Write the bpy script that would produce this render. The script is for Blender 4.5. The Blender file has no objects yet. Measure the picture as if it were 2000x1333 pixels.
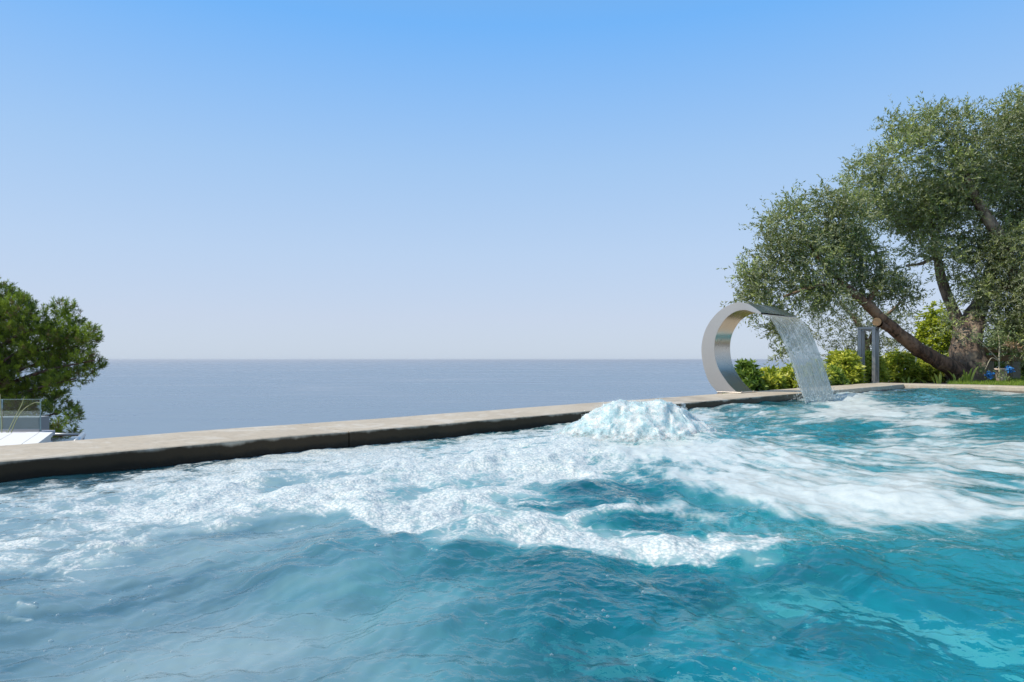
import bpy, bmesh, math, random
import numpy as np
from mathutils import Vector

# ------------------------------------------------------------------ camera, world, sun
F = 1333.0            # focal length in photo pixels (2000 px wide), 24 mm
CZ = 0.43             # eye height over the pool water
HOR = 703.0
scene = bpy.context.scene
cam_d = bpy.data.cameras.new('camera')
cam_d.lens = 24.0; cam_d.sensor_width = 36.0
cam_d.shift_y = (HOR - 666.5) / 2000.0
cam_d.clip_start = 0.02; cam_d.clip_end = 200000.0
cam = bpy.data.objects.new('camera', cam_d)
scene.collection.objects.link(cam)
cam.location = (0, 0, CZ); cam.rotation_euler = (math.radians(90), 0, 0)
scene.camera = cam

SUN_EL, SUN_AZ = 46.0, -110.0          # azimuth from +Y towards +X
world = bpy.data.worlds.new("World"); scene.world = world
world.use_nodes = True
wn = world.node_tree; wn.nodes.clear()
wo = wn.nodes.new('ShaderNodeOutputWorld'); bg = wn.nodes.new('ShaderNodeBackground')
sky = wn.nodes.new('ShaderNodeTexSky'); sky.sky_type = 'NISHITA'; sky.sun_disc = False
sky.sun_elevation = math.radians(SUN_EL); sky.sun_rotation = math.radians(SUN_AZ)
sky.air_density = 1.0; sky.dust_density = 0.6; sky.ozone_density = 2.0
tc = wn.nodes.new('ShaderNodeTexCoord'); sp = wn.nodes.new('ShaderNodeSeparateXYZ')
wn.links.new(tc.outputs['Generated'], sp.inputs[0])
ramp = wn.nodes.new('ShaderNodeValToRGB')
wn.links.new(sp.outputs['Z'], ramp.inputs[0])
stops = [(0.0, (4.7, 5.5, 6.6)), (0.06, (4.65, 5.4, 6.85)), (0.15, (4.1, 5.35, 7.25)), (0.27, (3.1, 4.9, 7.5)),
         (0.44, (1.42, 3.92, 8.05)), (0.7, (1.9, 3.1, 4.9)), (1.0, (2.1, 2.9, 3.9))]
cr = ramp.color_ramp
cr.elements[0].position = 0; cr.elements[1].position = 1
for i, (p, c) in enumerate(stops):
    e = cr.elements[0] if i == 0 else (cr.elements[-1] if i == len(stops) - 1 else cr.elements.new(p))
    e.color = (c[0] / 10, c[1] / 10, c[2] / 10, 1)
mul = wn.nodes.new('ShaderNodeVectorMath'); mul.operation = 'SCALE'; mul.inputs[3].default_value = 10.0
wn.links.new(ramp.outputs[0], mul.inputs[0])
mx = wn.nodes.new('ShaderNodeMix'); mx.data_type = 'RGBA'; mx.inputs[0].default_value = 0.88
wn.links.new(sky.outputs[0], mx.inputs[6]); wn.links.new(mul.outputs[0], mx.inputs[7])
wn.links.new(mx.outputs[2], bg.inputs[0]); bg.inputs[1].default_value = 0.125
wn.links.new(bg.outputs[0], wo.inputs[0])

sd = bpy.data.lights.new('sun', 'SUN'); sd.energy = 4.6; sd.angle = math.radians(0.6); sd.color = (1.0, 0.93, 0.82)
sun = bpy.data.objects.new('sun', sd); scene.collection.objects.link(sun)
el, az = math.radians(SUN_EL), math.radians(SUN_AZ)
sdir = Vector((math.sin(az) * math.cos(el), math.cos(az) * math.cos(el), math.sin(el)))
sun.rotation_euler = sdir.to_track_quat('Z', 'Y').to_euler()

scene.view_settings.view_transform = 'Standard'; scene.view_settings.look = 'None'
scene.view_settings.exposure = 0.0; scene.view_settings.gamma = 1.0
scene.cycles.use_denoising = True
scene.cycles.max_bounces = 8; scene.cycles.transparent_max_bounces = 24
scene.cycles.volume_bounces = 0; scene.cycles.sample_clamp_indirect = 6.0

# ------------------------------------------------------------------ helpers
R2 = math.sqrt(0.5)
COPE_V, COPE_OUT, COPE_U = 3.01, 3.555, 11.13    # inner / outer coping lines, corner
COPE_Z = 0.07
def uv2xy(u, v): return ((u - v) * R2, (u + v) * R2)
def P(x, y, Y):   # a photo pixel at depth Y -> world point
    return ((x - 1000.0) / F * Y, Y, CZ + (HOR - y) / F * Y)
def uv3(u, v, z): a = uv2xy(u, v); return (a[0], a[1], z)

def link(o, parent=None):
    scene.collection.objects.link(o)
    if parent is not None: o.parent = parent
    return o
def tag(o, label=None, cat=None, group=None, kind=None):
    if label: o['label'] = label
    if cat: o['category'] = cat
    if group: o['group'] = group
    if kind: o['kind'] = kind
    return o
def empty(name, loc=(0, 0, 0)):
    o = bpy.data.objects.new(name, None); o.location = loc; o.empty_display_size = 0.1
    return link(o)
def mesh_np(name, V, Fc, mat, parent=None, smooth=True, attrs=None, origin=None):
    """V (n,3); Fc (m,k) int faces."""
    V = np.asarray(V, dtype=np.float64); Fc = np.asarray(Fc, dtype=np.int32)
    me = bpy.data.meshes.new(name)
    off = np.zeros(3)
    if origin is not None: off = np.asarray(origin, float)
    elif parent is not None: off = np.asarray(parent.location, float)
    Vl = (V - off).astype(np.float32)
    me.vertices.add(len(V)); me.vertices.foreach_set('co', Vl.ravel())
    k = Fc.shape[1]
    me.loops.add(Fc.size); me.loops.foreach_set('vertex_index', Fc.ravel())
    me.polygons.add(len(Fc))
    me.polygons.foreach_set('loop_start', np.arange(0, Fc.size, k, dtype=np.int32))
    me.polygons.foreach_set('loop_total', np.full(len(Fc), k, dtype=np.int32))
    me.update(calc_edges=True)
    me.polygons.foreach_set('use_smooth', np.full(len(Fc), smooth, dtype=bool))
    if attrs:
        for n, a in attrs.items():
            a = np.asarray(a, dtype=np.float32)
            if a.ndim == 1:
                at = me.attributes.new(n, 'FLOAT', 'POINT'); at.data.foreach_set('value', a)
            else:
                at = me.attributes.new(n, 'FLOAT_COLOR', 'POINT')
                if a.shape[1] == 3: a = np.concatenate([a, np.ones((len(a), 1), np.float32)], 1)
                at.data.foreach_set('color', a.ravel())
    me.materials.append(mat)
    o = bpy.data.objects.new(name, me)
    if origin is not None and parent is None: o.location = origin
    return link(o, parent)

class MB:
    """collects simple shapes into one mesh (world coordinates)"""
    def __init__(s): s.bm = bmesh.new()
    def box(s, c, size, rz=0.0, bevel=0.0, rx=0.0, ry=0.0):
        from mathutils import Matrix, Euler
        m = Matrix.Translation(c) @ Euler((rx, ry, rz)).to_matrix().to_4x4() @ Matrix.Diagonal((*size, 1))
        r = bmesh.ops.create_cube(s.bm, size=1.0, matrix=m)
        if bevel > 0:
            es = list({e for v in r['verts'] for e in v.link_edges})
            bmesh.ops.bevel(s.bm, geom=es, offset=bevel, segments=2, affect='EDGES', profile=0.5)
        return s
    def prism(s, pts, z0, z1, bevel=0.0):
        lo = [s.bm.verts.new((p[0], p[1], z0)) for p in pts]; hi = [s.bm.verts.new((p[0], p[1], z1)) for p in pts]
        n = len(pts)
        fs = [s.bm.faces.new(lo[::-1]), s.bm.faces.new(hi)]
        for i in range(n): fs.append(s.bm.faces.new((lo[i], lo[(i + 1) % n], hi[(i + 1) % n], hi[i])))
        bmesh.ops.recalc_face_normals(s.bm, faces=fs)
        if bevel > 0:
            es = list({e for f in fs for e in f.edges})
            bmesh.ops.bevel(s.bm, geom=es, offset=bevel, segments=2, affect='EDGES', profile=0.5)
        return s
    def tube(s, pts, radii, seg=8, cap=True):
        pts = [Vector(p) for p in pts]
        if not hasattr(radii, '__len__'): radii = [radii] * len(pts)
        rings = []; up = None
        for i, p in enumerate(pts):
            t = (pts[min(i + 1, len(pts) - 1)] - pts[max(i - 1, 0)]).normalized()
            if up is None: up = t.orthogonal().normalized()
            a = (up - t * up.dot(t)).normalized(); up = a; b = t.cross(a)
            rings.append([s.bm.verts.new(p + (a * math.cos(2 * math.pi * k / seg) + b * math.sin(2 * math.pi * k / seg)) * radii[i]) for k in range(seg)])
        for i in range(len(rings) - 1):
            for k in range(seg):
                s.bm.faces.new((rings[i][k], rings[i][(k + 1) % seg], rings[i + 1][(k + 1) % seg], rings[i + 1][k]))
        if cap: s.bm.faces.new(rings[0][::-1]); s.bm.faces.new(rings[-1])
        return s
    def build(s, name, mat, parent=None, smooth=False, origin=None):
        me = bpy.data.meshes.new(name)
        off = Vector(origin) if origin is not None else (Vector(parent.location) if parent is not None else Vector((0, 0, 0)))
        if parent is not None and parent.parent is not None and origin is None: off = off + Vector(parent.parent.location)
        bmesh.ops.translate(s.bm, verts=s.bm.verts, vec=-off)
        s.bm.to_mesh(me); s.bm.free()
        for p in me.polygons: p.use_smooth = smooth
        me.materials.append(mat)
        o = bpy.data.objects.new(name, me)
        if origin is not None and parent is None: o.location = origin
        return link(o, parent)

# ---- numpy gradient noise
_rs = np.random.RandomState(7)
_perm = np.concatenate([_rs.permutation(256)] * 3)
_ga = _rs.rand(256) * 2 * np.pi
_gx, _gy = np.cos(_ga), np.sin(_ga)
def perlin(x, y, seed=0):
    x = x + seed * 17.31; y = y - seed * 9.77
    xi = np.floor(x).astype(np.int64); yi = np.floor(y).astype(np.int64)
    xf = x - xi; yf = y - yi
    u = xf * xf * xf * (xf * (xf * 6 - 15) + 10); v = yf * yf * yf * (yf * (yf * 6 - 15) + 10)
    xi &= 255; yi &= 255
    def g(ix, iy, dx, dy):
        h = _perm[_perm[(ix + seed * 13) & 255] + (iy & 255)]
        return _gx[h] * dx + _gy[h] * dy
    a = g(xi, yi, xf, yf); b = g(xi + 1, yi, xf - 1, yf); c = g(xi, yi + 1, xf, yf - 1); d = g(xi + 1, yi + 1, xf - 1, yf - 1)
    return ((a + (b - a) * u) + ((c + (d - c) * u) - (a + (b - a) * u)) * v) * 1.5
def fbm(x, y, o=4, seed=0, gain=0.5):
    s = 0; a = 1.0; f = 1.0
    for i in range(o):
        s = s + a * perlin(x * f, y * f, seed + i); a *= gain; f *= 2.03
    return s
def ridge(x, y, o=3, seed=0):
    s = 0; a = 1.0; f = 1.0
    for i in range(o):
        s = s + a * (1 - 2 * np.abs(perlin(x * f, y * f, seed + i))); a *= 0.5; f *= 2.1
    return s / 1.75
def sstep(a, b, x):
    t = np.clip((x - a) / (b - a), 0, 1); return t * t * (3 - 2 * t)

# ---- shader helpers
def new_mat(name):
    m = bpy.data.materials.new(name); m.use_nodes = True
    m.node_tree.nodes.clear(); return m, m.node_tree
class NT:
    def __init__(s, t): s.t = t
    def n(s, typ, **kw):
        nd = s.t.nodes.new('ShaderNode' + typ)
        for k, v in kw.items(): setattr(nd, k, v)
        return nd
    def l(s, a, b): s.t.links.new(a, b)
    def val(s, sock, v):
        if isinstance(v, (int, float, tuple, list)): sock.default_value = v
        else: s.l(v, sock)
    def math(s, op, a, b=0.0, c=0.0, clamp=False):
        nd = s.n('Math', operation=op); nd.use_clamp = clamp
        s.val(nd.inputs[0], a); s.val(nd.inputs[1], b); s.val(nd.inputs[2], c); return nd.outputs[0]
    def mix(s, f, a, b):
        nd = s.n('Mix', data_type='RGBA'); s.val(nd.inputs[0], f)
        s.val(nd.inputs[6], (*a, 1) if isinstance(a, tuple) else a); s.val(nd.inputs[7], (*b, 1) if isinstance(b, tuple) else b)
        return nd.outputs[2]
    def rng(s, v, a, b, c=0.0, d=1.0):
        nd = s.n('MapRange'); nd.interpolation_type = 'SMOOTHSTEP'
        s.val(nd.inputs[0], v); s.val(nd.inputs[1], a); s.val(nd.inputs[2], b); s.val(nd.inputs[3], c); s.val(nd.inputs[4], d)
        return nd.outputs[0]
    def noise(s, vec, scale, detail=4.0, rough=0.55, dist=0.0):
        nd = s.n('TexNoise'); nd.inputs['Scale'].default_value = scale; nd.inputs['Detail'].default_value = detail
        nd.inputs['Roughness'].default_value = rough; nd.inputs['Distortion'].default_value = dist
        if vec is not None: s.l(vec, nd.inputs['Vector'])
        return nd.outputs['Fac']
    def pos(s, scale=(1, 1, 1), rot=(0, 0, 0)):
        g = s.n('NewGeometry'); m = s.n('Mapping'); m.inputs['Scale'].default_value = scale; m.inputs['Rotation'].default_value = rot
        s.l(g.outputs['Position'], m.inputs['Vector']); return m.outputs[0]
    def attr(s, name, out='Fac'):
        a = s.n('Attribute'); a.attribute_name = name; return a.outputs[out]
    def bump(s, h, strength, dist, normal=None):
        b = s.n('Bump'); b.inputs['Strength'].default_value = strength; b.inputs['Distance'].default_value = dist
        s.l(h, b.inputs['Height'])
        if normal is not None: s.l(normal, b.inputs['Normal'])
        return b.outputs[0]
    def princ(s, **kw):
        p = s.n('BsdfPrincipled')
        for k, v in kw.items(): s.val(p.inputs[k.replace('_', ' ')], (*v, 1) if isinstance(v, tuple) and len(v) == 3 else v)
        return p
    def out(s, sh): o = s.n('OutputMaterial'); s.l(sh, o.inputs['Surface']); return o

def simple(name, col, rough=0.6, metal=0.0, nscale=6.0, namt=0.25, bump=0.2, bdist=0.004, stretch=(1, 1, 1)):
    m, t = new_mat(name); n = NT(t)
    p = n.pos(stretch)
    f = n.noise(p, nscale, 6, 0.6)
    c = n.mix(f, tuple(x * (1 - namt) for x in col), tuple(min(1, x * (1 + namt)) for x in col))
    b = n.bump(n.noise(p, nscale * 6, 4), bump, bdist)
    s = n.princ(Base_Color=c, Roughness=rough, Metallic=metal); n.l(b, s.inputs['Normal'])
    n.out(s.outputs[0]); return m

# foliage: colour attribute, different underside, some light through the leaf
def leaf_mat(name, under=None, trans=0.3, rough=0.45):
    m, t = new_mat(name); n = NT(t)
    c = n.attr('col', 'Color')
    g = n.n('NewGeometry')
    cc = n.mix(g.outputs['Backfacing'], c, under) if under else c
    p = n.princ(Base_Color=cc, Roughness=rough); p.inputs['Specular IOR Level'].default_value = 0.4
    tr = n.n('BsdfTranslucent')
    n.l(n.mix(0.35, c, (0.25, 0.40, 0.03)), tr.inputs[0])
    mxs = n.n('MixShader'); mxs.inputs[0].default_value = trans
    n.l(p.outputs[0], mxs.inputs[1]); n.l(tr.outputs[0], mxs.inputs[2])
    n.out(mxs.outputs[0]); return m

# ------------------------------------------------------------------ materials of the setting
def coping_mat():
    m, t = new_mat('cast_stone'); n = NT(t)
    g = n.n('NewGeometry'); s = n.n('SeparateXYZ'); n.l(g.outputs['Position'], s.inputs[0])
    p = n.pos()
    big = n.noise(p, 1.6, 5, 0.6); fine = n.noise(p, 38, 5, 0.65); sp_ = n.noise(p, 160, 3, 0.6)
    c = n.mix(big, (0.38, 0.305, 0.215), (0.59, 0.515, 0.405))
    c = n.mix(n.math('MULTIPLY', n.rng(fine, 0.45, 0.7), 0.5), c, (0.30, 0.26, 0.20))
    c = n.mix(n.math('MULTIPLY', n.rng(n.noise(n.pos((1, 1, 1)), 6, 6, 0.7, 0.8), 0.5, 0.62), 0.4), c, (0.66, 0.62, 0.55))
    c = n.mix(n.math('MULTIPLY', n.rng(sp_, 0.55, 0.72), 0.35), c, (0.62, 0.59, 0.52))
    # position along the coping (u) and splash-wet stains
    u = n.math('MULTIPLY', n.math('ADD', s.outputs[0], s.outputs[1]), R2)
    splash = n.math('MULTIPLY', n.rng(u, 3.7, 4.9), n.rng(u, 6.6, 5.6))
    wtop = n.math('MULTIPLY', splash, n.rng(n.noise(p, 5.0, 5, 0.6), 0.38, 0.66))
    edge = n.noise(n.pos((1, 1, 0.3)), 7.0, 4, 0.6)
    zz = n.math('ADD', s.outputs[2], n.math('MULTIPLY', n.math('SUBTRACT', edge, 0.5), 0.055))
    sn = n.n('SeparateXYZ'); n.l(g.outputs['Normal'], sn.inputs[0])
    side = n.rng(sn.outputs[2], 0.75, 0.35)
    zz = n.math('ADD', zz, n.math('MULTIPLY', n.math('SUBTRACT', 1.0, side), 1.0))
    wface = n.math('MULTIPLY', n.rng(zz, 0.074, 0.052), n.rng(u, 9.5, 5.5, 0.2, 1.0))
    wet = n.math('MAXIMUM', n.math('MULTIPLY', wtop, 0.30), wface)
    c = n.mix(wet, c, (0.050, 0.035, 0.020))
    jd = n.math('ABSOLUTE', n.math('ADD', n.math('SUBTRACT', u, 5.03), n.math('MULTIPLY', n.math('SUBTRACT', n.noise(p, 22, 4, 0.6), 0.5), 0.10)))
    c = n.mix(n.math('MULTIPLY', n.rng(jd, 0.035, 0.012), 0.75), c, (0.62, 0.61, 0.58))
    low_dark = n.rng(zz, 0.03, 0.005)  # face gets darker towards its bottom
    c = n.mix(n.math('MULTIPLY', low_dark, 0.7), c, (0.012, 0.012, 0.010))
    b = n.bump(n.noise(p, 60, 6, 0.65), 0.35, 0.003)
    b = n.bump(n.noise(p, 4, 3), 0.3, 0.01, b)
    sh = n.princ(Base_Color=c, Roughness=n.rng(wet, 0, 1, 0.72, 0.5)); n.l(b, sh.inputs['Normal']); n.l(n.rng(wet, 0, 1, 0.5, 0.15), sh.inputs['Specular IOR Level'])
    n.out(sh.outputs[0]); return m
M_cope = coping_mat()

def water_mat():
    m, t = new_mat('pool_water'); n = NT(t)
    foam = n.attr('foam'); milk_light = n.attr('milk_light'); teal = n.attr('teal'); soft = n.attr('soft')
    p = n.pos()
    # froth breakup at bubble size
    v = n.n('TexVoronoi', feature='F1'); v.inputs['Scale'].default_value = 95; n.l(p, v.inputs['Vector'])
    vs = n.n('TexVoronoi', feature='F1'); vs.inputs['Scale'].default_value = 210; n.l(p, vs.inputs['Vector'])
    nz = n.noise(p, 55, 4, 0.7)
    md = n.noise(n.pos((1, 1, 1)), 17, 5, 0.68, 0.35)
    spk = n.math('ADD', n.math('MULTIPLY', v.outputs['Distance'], 0.42), n.math('MULTIPLY', n.math('SUBTRACT', nz, 0.5), 1.1))
    spk = n.math('ADD', spk, n.math('MULTIPLY', n.math('SUBTRACT', md, 0.5), 2.7))
    spk = n.math('MULTIPLY', spk, n.rng(soft, 0, 1, 1.0, 0.34))
    fcs = n.rng(soft, 0, 1, 0.0, 0.85)
    fo = n.rng(n.math('SUBTRACT', foam, n.math('MULTIPLY', spk, 0.55)), 0.10, 0.80)
    fo = n.math('MULTIPLY', fo, n.rng(foam, 0.03, 0.20))
    # body colour
    cloud = n.noise(n.pos((1, 1, 1)), 1.7, 4, 0.55, 0.6)
    deep = n.mix(teal, (0.075, 0.175, 0.235), (0.000, 0.200, 0.255))
    deep = n.mix(n.math('MULTIPLY', n.rng(cloud, 0.42, 0.66), 0.5), deep, n.mix(teal, (0.14, 0.25, 0.285), (0.0, 0.285, 0.335)))
    hi = n.mix(teal, (0.34, 0.46, 0.48), n.mix(n.rng(milk_light, 0.15, 0.75), (0.04, 0.42, 0.45), (0.34, 0.49, 0.50)))
    body = n.mix(milk_light, deep, hi)
    body = n.mix(n.attr('clear'), body, (0.004, 0.045, 0.065))  # reflection of the shaded wall painted as a dark band in the body
    # ripples
    r1 = n.noise(n.pos((1, 1, 1)), 8, 4, 0.55, 0.5); r2 = n.noise(p, 34, 3, 0.55, 0.4)
    ck = n.math('SUBTRACT', 1.0, n.math('MULTIPLY', n.attr('clear'), 0.85))
    nb = n.bump(n.math('MULTIPLY', r1, ck), 0.62, 0.020); nb = n.bump(n.math('MULTIPLY', r2, ck), 0.6, 0.007, nb)
    up = n.n('CombineXYZ'); up.inputs[2].default_value = 1.0
    gm = n.n('NewGeometry')
    vm = n.n('VectorMath', operation='SCALE'); n.l(gm.outputs['Normal'], vm.inputs[0]); vm.inputs[3].default_value = 0.45
    va = n.n('VectorMath', operation='ADD'); n.l(vm.outputs[0], va.inputs[0]); n.l(up.outputs[0], va.inputs[1])
    vn = n.n('VectorMath', operation='NORMALIZE'); n.l(va.outputs[0], vn.inputs[0])
    d = n.n('BsdfDiffuse'); n.l(body, d.inputs[0]); n.l(vn.outputs[0], d.inputs['Normal'])
    rf = n.n('BsdfRefraction'); rf.inputs['IOR'].default_value = 1.333; rf.inputs['Roughness'].default_value = 0.03; rf.inputs[0].default_value = (0.42, 0.93, 0.98, 1); n.l(nb, rf.inputs['Normal'])
    tp = n.n('BsdfTransparent'); tp.inputs[0].default_value = (0.50, 0.93, 0.98, 1)
    rt = n.n('MixShader'); rt.inputs[0].default_value = 0.68; n.l(tp.outputs[0], rt.inputs[1]); n.l(rf.outputs[0], rt.inputs[2])
    turb = n.math('ADD', n.rng(teal, 0.30, 1.0, 0.80, 0.28), n.math('MULTIPLY', milk_light, 1.0), clamp=True)
    turb = n.math('MULTIPLY', turb, n.math('SUBTRACT', 1.0, n.attr('see')))
    db = n.n('MixShader'); n.l(turb, db.inputs[0]); n.l(rt.outputs[0], db.inputs[1]); n.l(d.outputs[0], db.inputs[2])
    g = n.n('BsdfGlossy'); g.inputs['Roughness'].default_value = 0.04; n.l(nb, g.inputs['Normal'])
    fr = n.n('Fresnel'); n.l(n.rng(gm.outputs['Backfacing'], 0, 1, 1.333, 0.75), fr.inputs['IOR']); n.l(nb, fr.inputs['Normal'])
    ms = n.n('MixShader'); n.l(fr.outputs[0], ms.inputs[0]); n.l(db.outputs[0], ms.inputs[1]); n.l(g.outputs[0], ms.inputs[2])
    # foam
    fb = n.bump(n.math('ADD', n.math('MULTIPLY', v.outputs['Distance'], -1.0), n.math('MULTIPLY', vs.outputs['Distance'], -0.5)), 0.5, 0.005)
    fb = n.bump(n.noise(p, 26, 4, 0.65), 0.30, 0.010, fb)
    fbn = n.n('NewGeometry'); fx = n.n('Mix', data_type='VECTOR'); n.l(n.rng(soft, 0, 1, 0.0, 0.88), fx.inputs[0]); n.l(fb, fx.inputs[4]); n.l(fbn.outputs['Normal'], fx.inputs[5]); fb = fx.outputs[1]
    fcol = n.mix(n.math('MULTIPLY', n.rng(v.outputs['Distance'], 0.35, 0.75), n.math('SUBTRACT', 1.0, fcs)), (0.72, 0.73, 0.695), (0.44, 0.53, 0.54))
    f = n.princ(Base_Color=fcol, Roughness=0.35); n.l(fb, f.inputs['Normal'])
    m2 = n.n('MixShader'); n.l(n.math('MULTIPLY', fo, n.rng(soft, 0, 1, 0.92, 0.66)), m2.inputs[0]); n.l(ms.outputs[0], m2.inputs[1]); n.l(f.outputs[0], m2.inputs[2])
    n.out(m2.outputs[0]); return m
M_water = water_mat()

def froth_mat():
    m, t = new_mat('white_froth'); n = NT(t); p = n.pos()
    v = n.n('TexVoronoi', feature='F1'); v.inputs['Scale'].default_value = 70; n.l(p, v.inputs['Vector'])
    nz = n.noise(p, 14, 5, 0.65)
    c = n.mix(n.rng(nz, 0.38, 0.62), (0.40, 0.56, 0.59), (0.68, 0.72, 0.71))
    b = n.bump(n.math('MULTIPLY', v.outputs['Distance'], -1.0), 0.5, 0.005); b = n.bump(n.noise(p, 45, 4, 0.7), 0.45, 0.008, b)
    s = n.princ(Base_Color=c, Roughness=0.3); n.l(b, s.inputs['Normal'])
    s.inputs['Subsurface Weight'].default_value = 0.7; s.inputs['Subsurface Radius'].default_value = (0.04, 0.06, 0.06); s.inputs['Subsurface Scale'].default_value = 1.0
    tp = n.n('BsdfTransparent'); tp.inputs[0].default_value = (0.85, 0.95, 0.96, 1); mm = n.n('MixShader')
    al = n.math('ADD', n.math('MULTIPLY', n.attr('env'), 1.5), n.math('MULTIPLY', n.math('SUBTRACT', n.noise(p, 30, 4, 0.65), 0.62), 2.6), clamp=True)
    n.l(n.math('MULTIPLY', al, 0.93), mm.inputs[0]); n.l(tp.outputs[0], mm.inputs[1]); n.l(s.outputs[0], mm.inputs[2])
    n.out(mm.outputs[0]); return m
M_froth = froth_mat()

def sea_mat():
    m, t = new_mat('sea_water'); n = NT(t)
    a = n.noise(n.pos((0.0011, 0.0028, 1)), 1.0, 6, 0.6, 0.8); b_ = n.noise(n.pos((0.006, 0.02, 1)), 1.0, 5, 0.6)
    w = n.noise(n.pos((0.05, 0.14, 1)), 1.0, 5, 0.65)
    k = n.math('ADD', n.math('MULTIPLY', a, 0.65), n.math('MULTIPLY', b_, 0.35))
    c = n.mix(n.rng(k, 0.35, 0.65), (0.085, 0.14, 0.20), (0.19, 0.245, 0.295))  # broad pale sheen patches painted into the sea colour
    bp = n.bump(w, 0.3, 1.0); bp = n.bump(b_, 0.3, 3.0, bp)
    s = n.princ(Base_Color=c, Roughness=n.rng(k, 0.35, 0.65, 0.18, 0.34), IOR=1.333); n.l(bp, s.inputs['Normal'])
    n.out(s.outputs[0]); return m

# ------------------------------------------------------------------ the setting
SEA_Z = -60.0
a = 60000.0
gx = np.concatenate([-np.geomspace(a, 200, 14), np.geomspace(200, a, 14)])
GX, GY = np.meshgrid(gx, gx)
V = np.stack([GX.ravel(), GY.ravel(), np.full(GX.size, SEA_Z)], 1); N = len(gx)
idx = np.arange(N * N).reshape(N, N)
Fq = np.stack([idx[:-1, :-1].ravel(), idx[:-1, 1:].ravel(), idx[1:, 1:].ravel(), idx[1:, :-1].ravel()], 1)
tag(mesh_np('sea', V, Fq, sea_mat()), 'calm blue grey sea reaching to the hazy horizon', 'sea', kind='structure')

# terrain: garden level on the right, lower terrace and hillside falling to the sea
M_soil = simple('dry_soil', (0.16, 0.12, 0.08), 0.9, 0, 3.0, 0.4, 0.6, 0.03)
def ground_h(X, Y):
    u = (X + Y) * R2; v = (Y - X) * R2
    gl = np.minimum(0.02 + 0.0 * X, 0.02 - 0.8 * np.maximum(0.335 * Y + 0.1 - X, 0))
    far = np.maximum(np.hypot(X, Y) - 24, 0)
    gl = gl - 0.5 * far - 0.004 * far ** 1.4
    low = np.where(v > 9, -1.35 - 0.42 * (v - 9), -1.35)
    low = np.where(X + Y < -12, low - 0.0 * X, low)
    h = np.maximum(gl, low)
    h = np.where(v > 3.4, h, np.where(u > 11.5, 0.02 - 0.4 * far, -2.2))
    h = h + 0.05 * fbm(X * 0.6, Y * 0.6, 3, 5) * (far > 0.5)
    return np.maximum(h, SEA_Z - 0.8)
tx = np.concatenate([-np.geomspace(260, 12.3, 26), np.linspace(-12, 20, 161), np.geomspace(20.3, 260, 26)])
ty = np.concatenate([-np.geomspace(120, 8.4, 16), np.linspace(-8, 24, 161), np.geomspace(24.4, 260, 26)])
TX, TY = np.meshgrid(tx, ty); TZ = ground_h(TX, TY)
U = (TX + TY) * R2; VV = (TY - TX) * R2
TZ = np.where((U < 11.6) & (VV < 3.6) & (U > -5) & (VV > -5.5), -2.4, TZ)
V = np.stack([TX.ravel(), TY.ravel(), TZ.ravel()], 1)
idx = np.arange(TX.size).reshape(TX.shape)
Fq = np.stack([idx[:-1, :-1].ravel(), idx[:-1, 1:].ravel(), idx[1:, 1:].ravel(), idx[1:, :-1].ravel()], 1)
tag(mesh_np('garden_ground', V, Fq, M_soil), 'dry brown garden soil and hillside under the plants', 'ground', kind='structure')

# pool shell (below water, floor and outer skirt)
def shell_mat():
    m, t = new_mat('pool_plaster'); n = NT(t); g = n.n('NewGeometry'); s_ = n.n('SeparateXYZ'); n.l(g.outputs['Position'], s_.inputs[0])
    sn = n.n('SeparateXYZ'); n.l(g.outputs['Normal'], sn.inputs[0])
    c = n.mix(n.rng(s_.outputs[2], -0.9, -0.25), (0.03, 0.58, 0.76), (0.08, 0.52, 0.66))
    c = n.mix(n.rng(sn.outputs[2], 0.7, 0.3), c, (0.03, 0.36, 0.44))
    b = n.n('TexBrick'); b.inputs['Scale'].default_value = 1.0; mp = n.pos((1, 1, 1), (0, 0, math.radians(45))); n.l(mp, b.inputs['Vector'])
    b.inputs['Color1'].default_value = (1, 1, 1, 1); b.inputs['Color2'].default_value = (0.8, 0.8, 0.8, 1); b.inputs['Mortar'].default_value = (0.2, 0.2, 0.2, 1)
    b.inputs['Mortar Size'].default_value = 0.012; b.inputs['Brick Width'].default_value = 0.3; b.inputs['Row Height'].default_value = 0.15
    mm = n.n('Mix', data_type='RGBA', blend_type='MULTIPLY'); mm.inputs[0].default_value = 0.18; n.l(c, mm.inputs[6]); n.l(b.outputs['Color'], mm.inputs[7])
    s2 = n.princ(Base_Color=mm.outputs[2], Roughness=0.5); n.out(s2.outputs[0]); return m
M_shell = shell_mat()
mb = MB()
def uvbox(mb, u0, u1, v0, v1, z0, z1, bevel=0.0):
    return mb.prism([uv2xy(u0, v0), uv2xy(u1, v0), uv2xy(u1, v1), uv2xy(u0, v1)], z0, z1, bevel)
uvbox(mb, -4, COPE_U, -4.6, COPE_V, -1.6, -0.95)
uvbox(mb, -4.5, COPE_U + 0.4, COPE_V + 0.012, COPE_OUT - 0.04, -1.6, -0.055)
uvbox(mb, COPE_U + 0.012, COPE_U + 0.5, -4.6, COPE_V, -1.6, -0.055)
STEPS = [(1.45, 3.6, -2.6, 0.85, -0.26), (1.05, 1.445, -2.6, 1.15, -0.42), (0.62, 1.045, -2.6, 1.5, -0.60), (1.45, 4.1, 0.855, 1.15, -0.42), (1.05, 4.6, 1.155, 1.5, -0.60)]  # submerged steps added so their refracted edges make bright streaks
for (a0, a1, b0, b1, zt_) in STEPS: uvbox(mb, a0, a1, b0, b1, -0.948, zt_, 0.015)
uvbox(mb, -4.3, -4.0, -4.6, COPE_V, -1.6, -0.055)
uvbox(mb, -4.3, COPE_U + 0.4, -4.9, -4.6, -1.6, -0.055)
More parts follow.
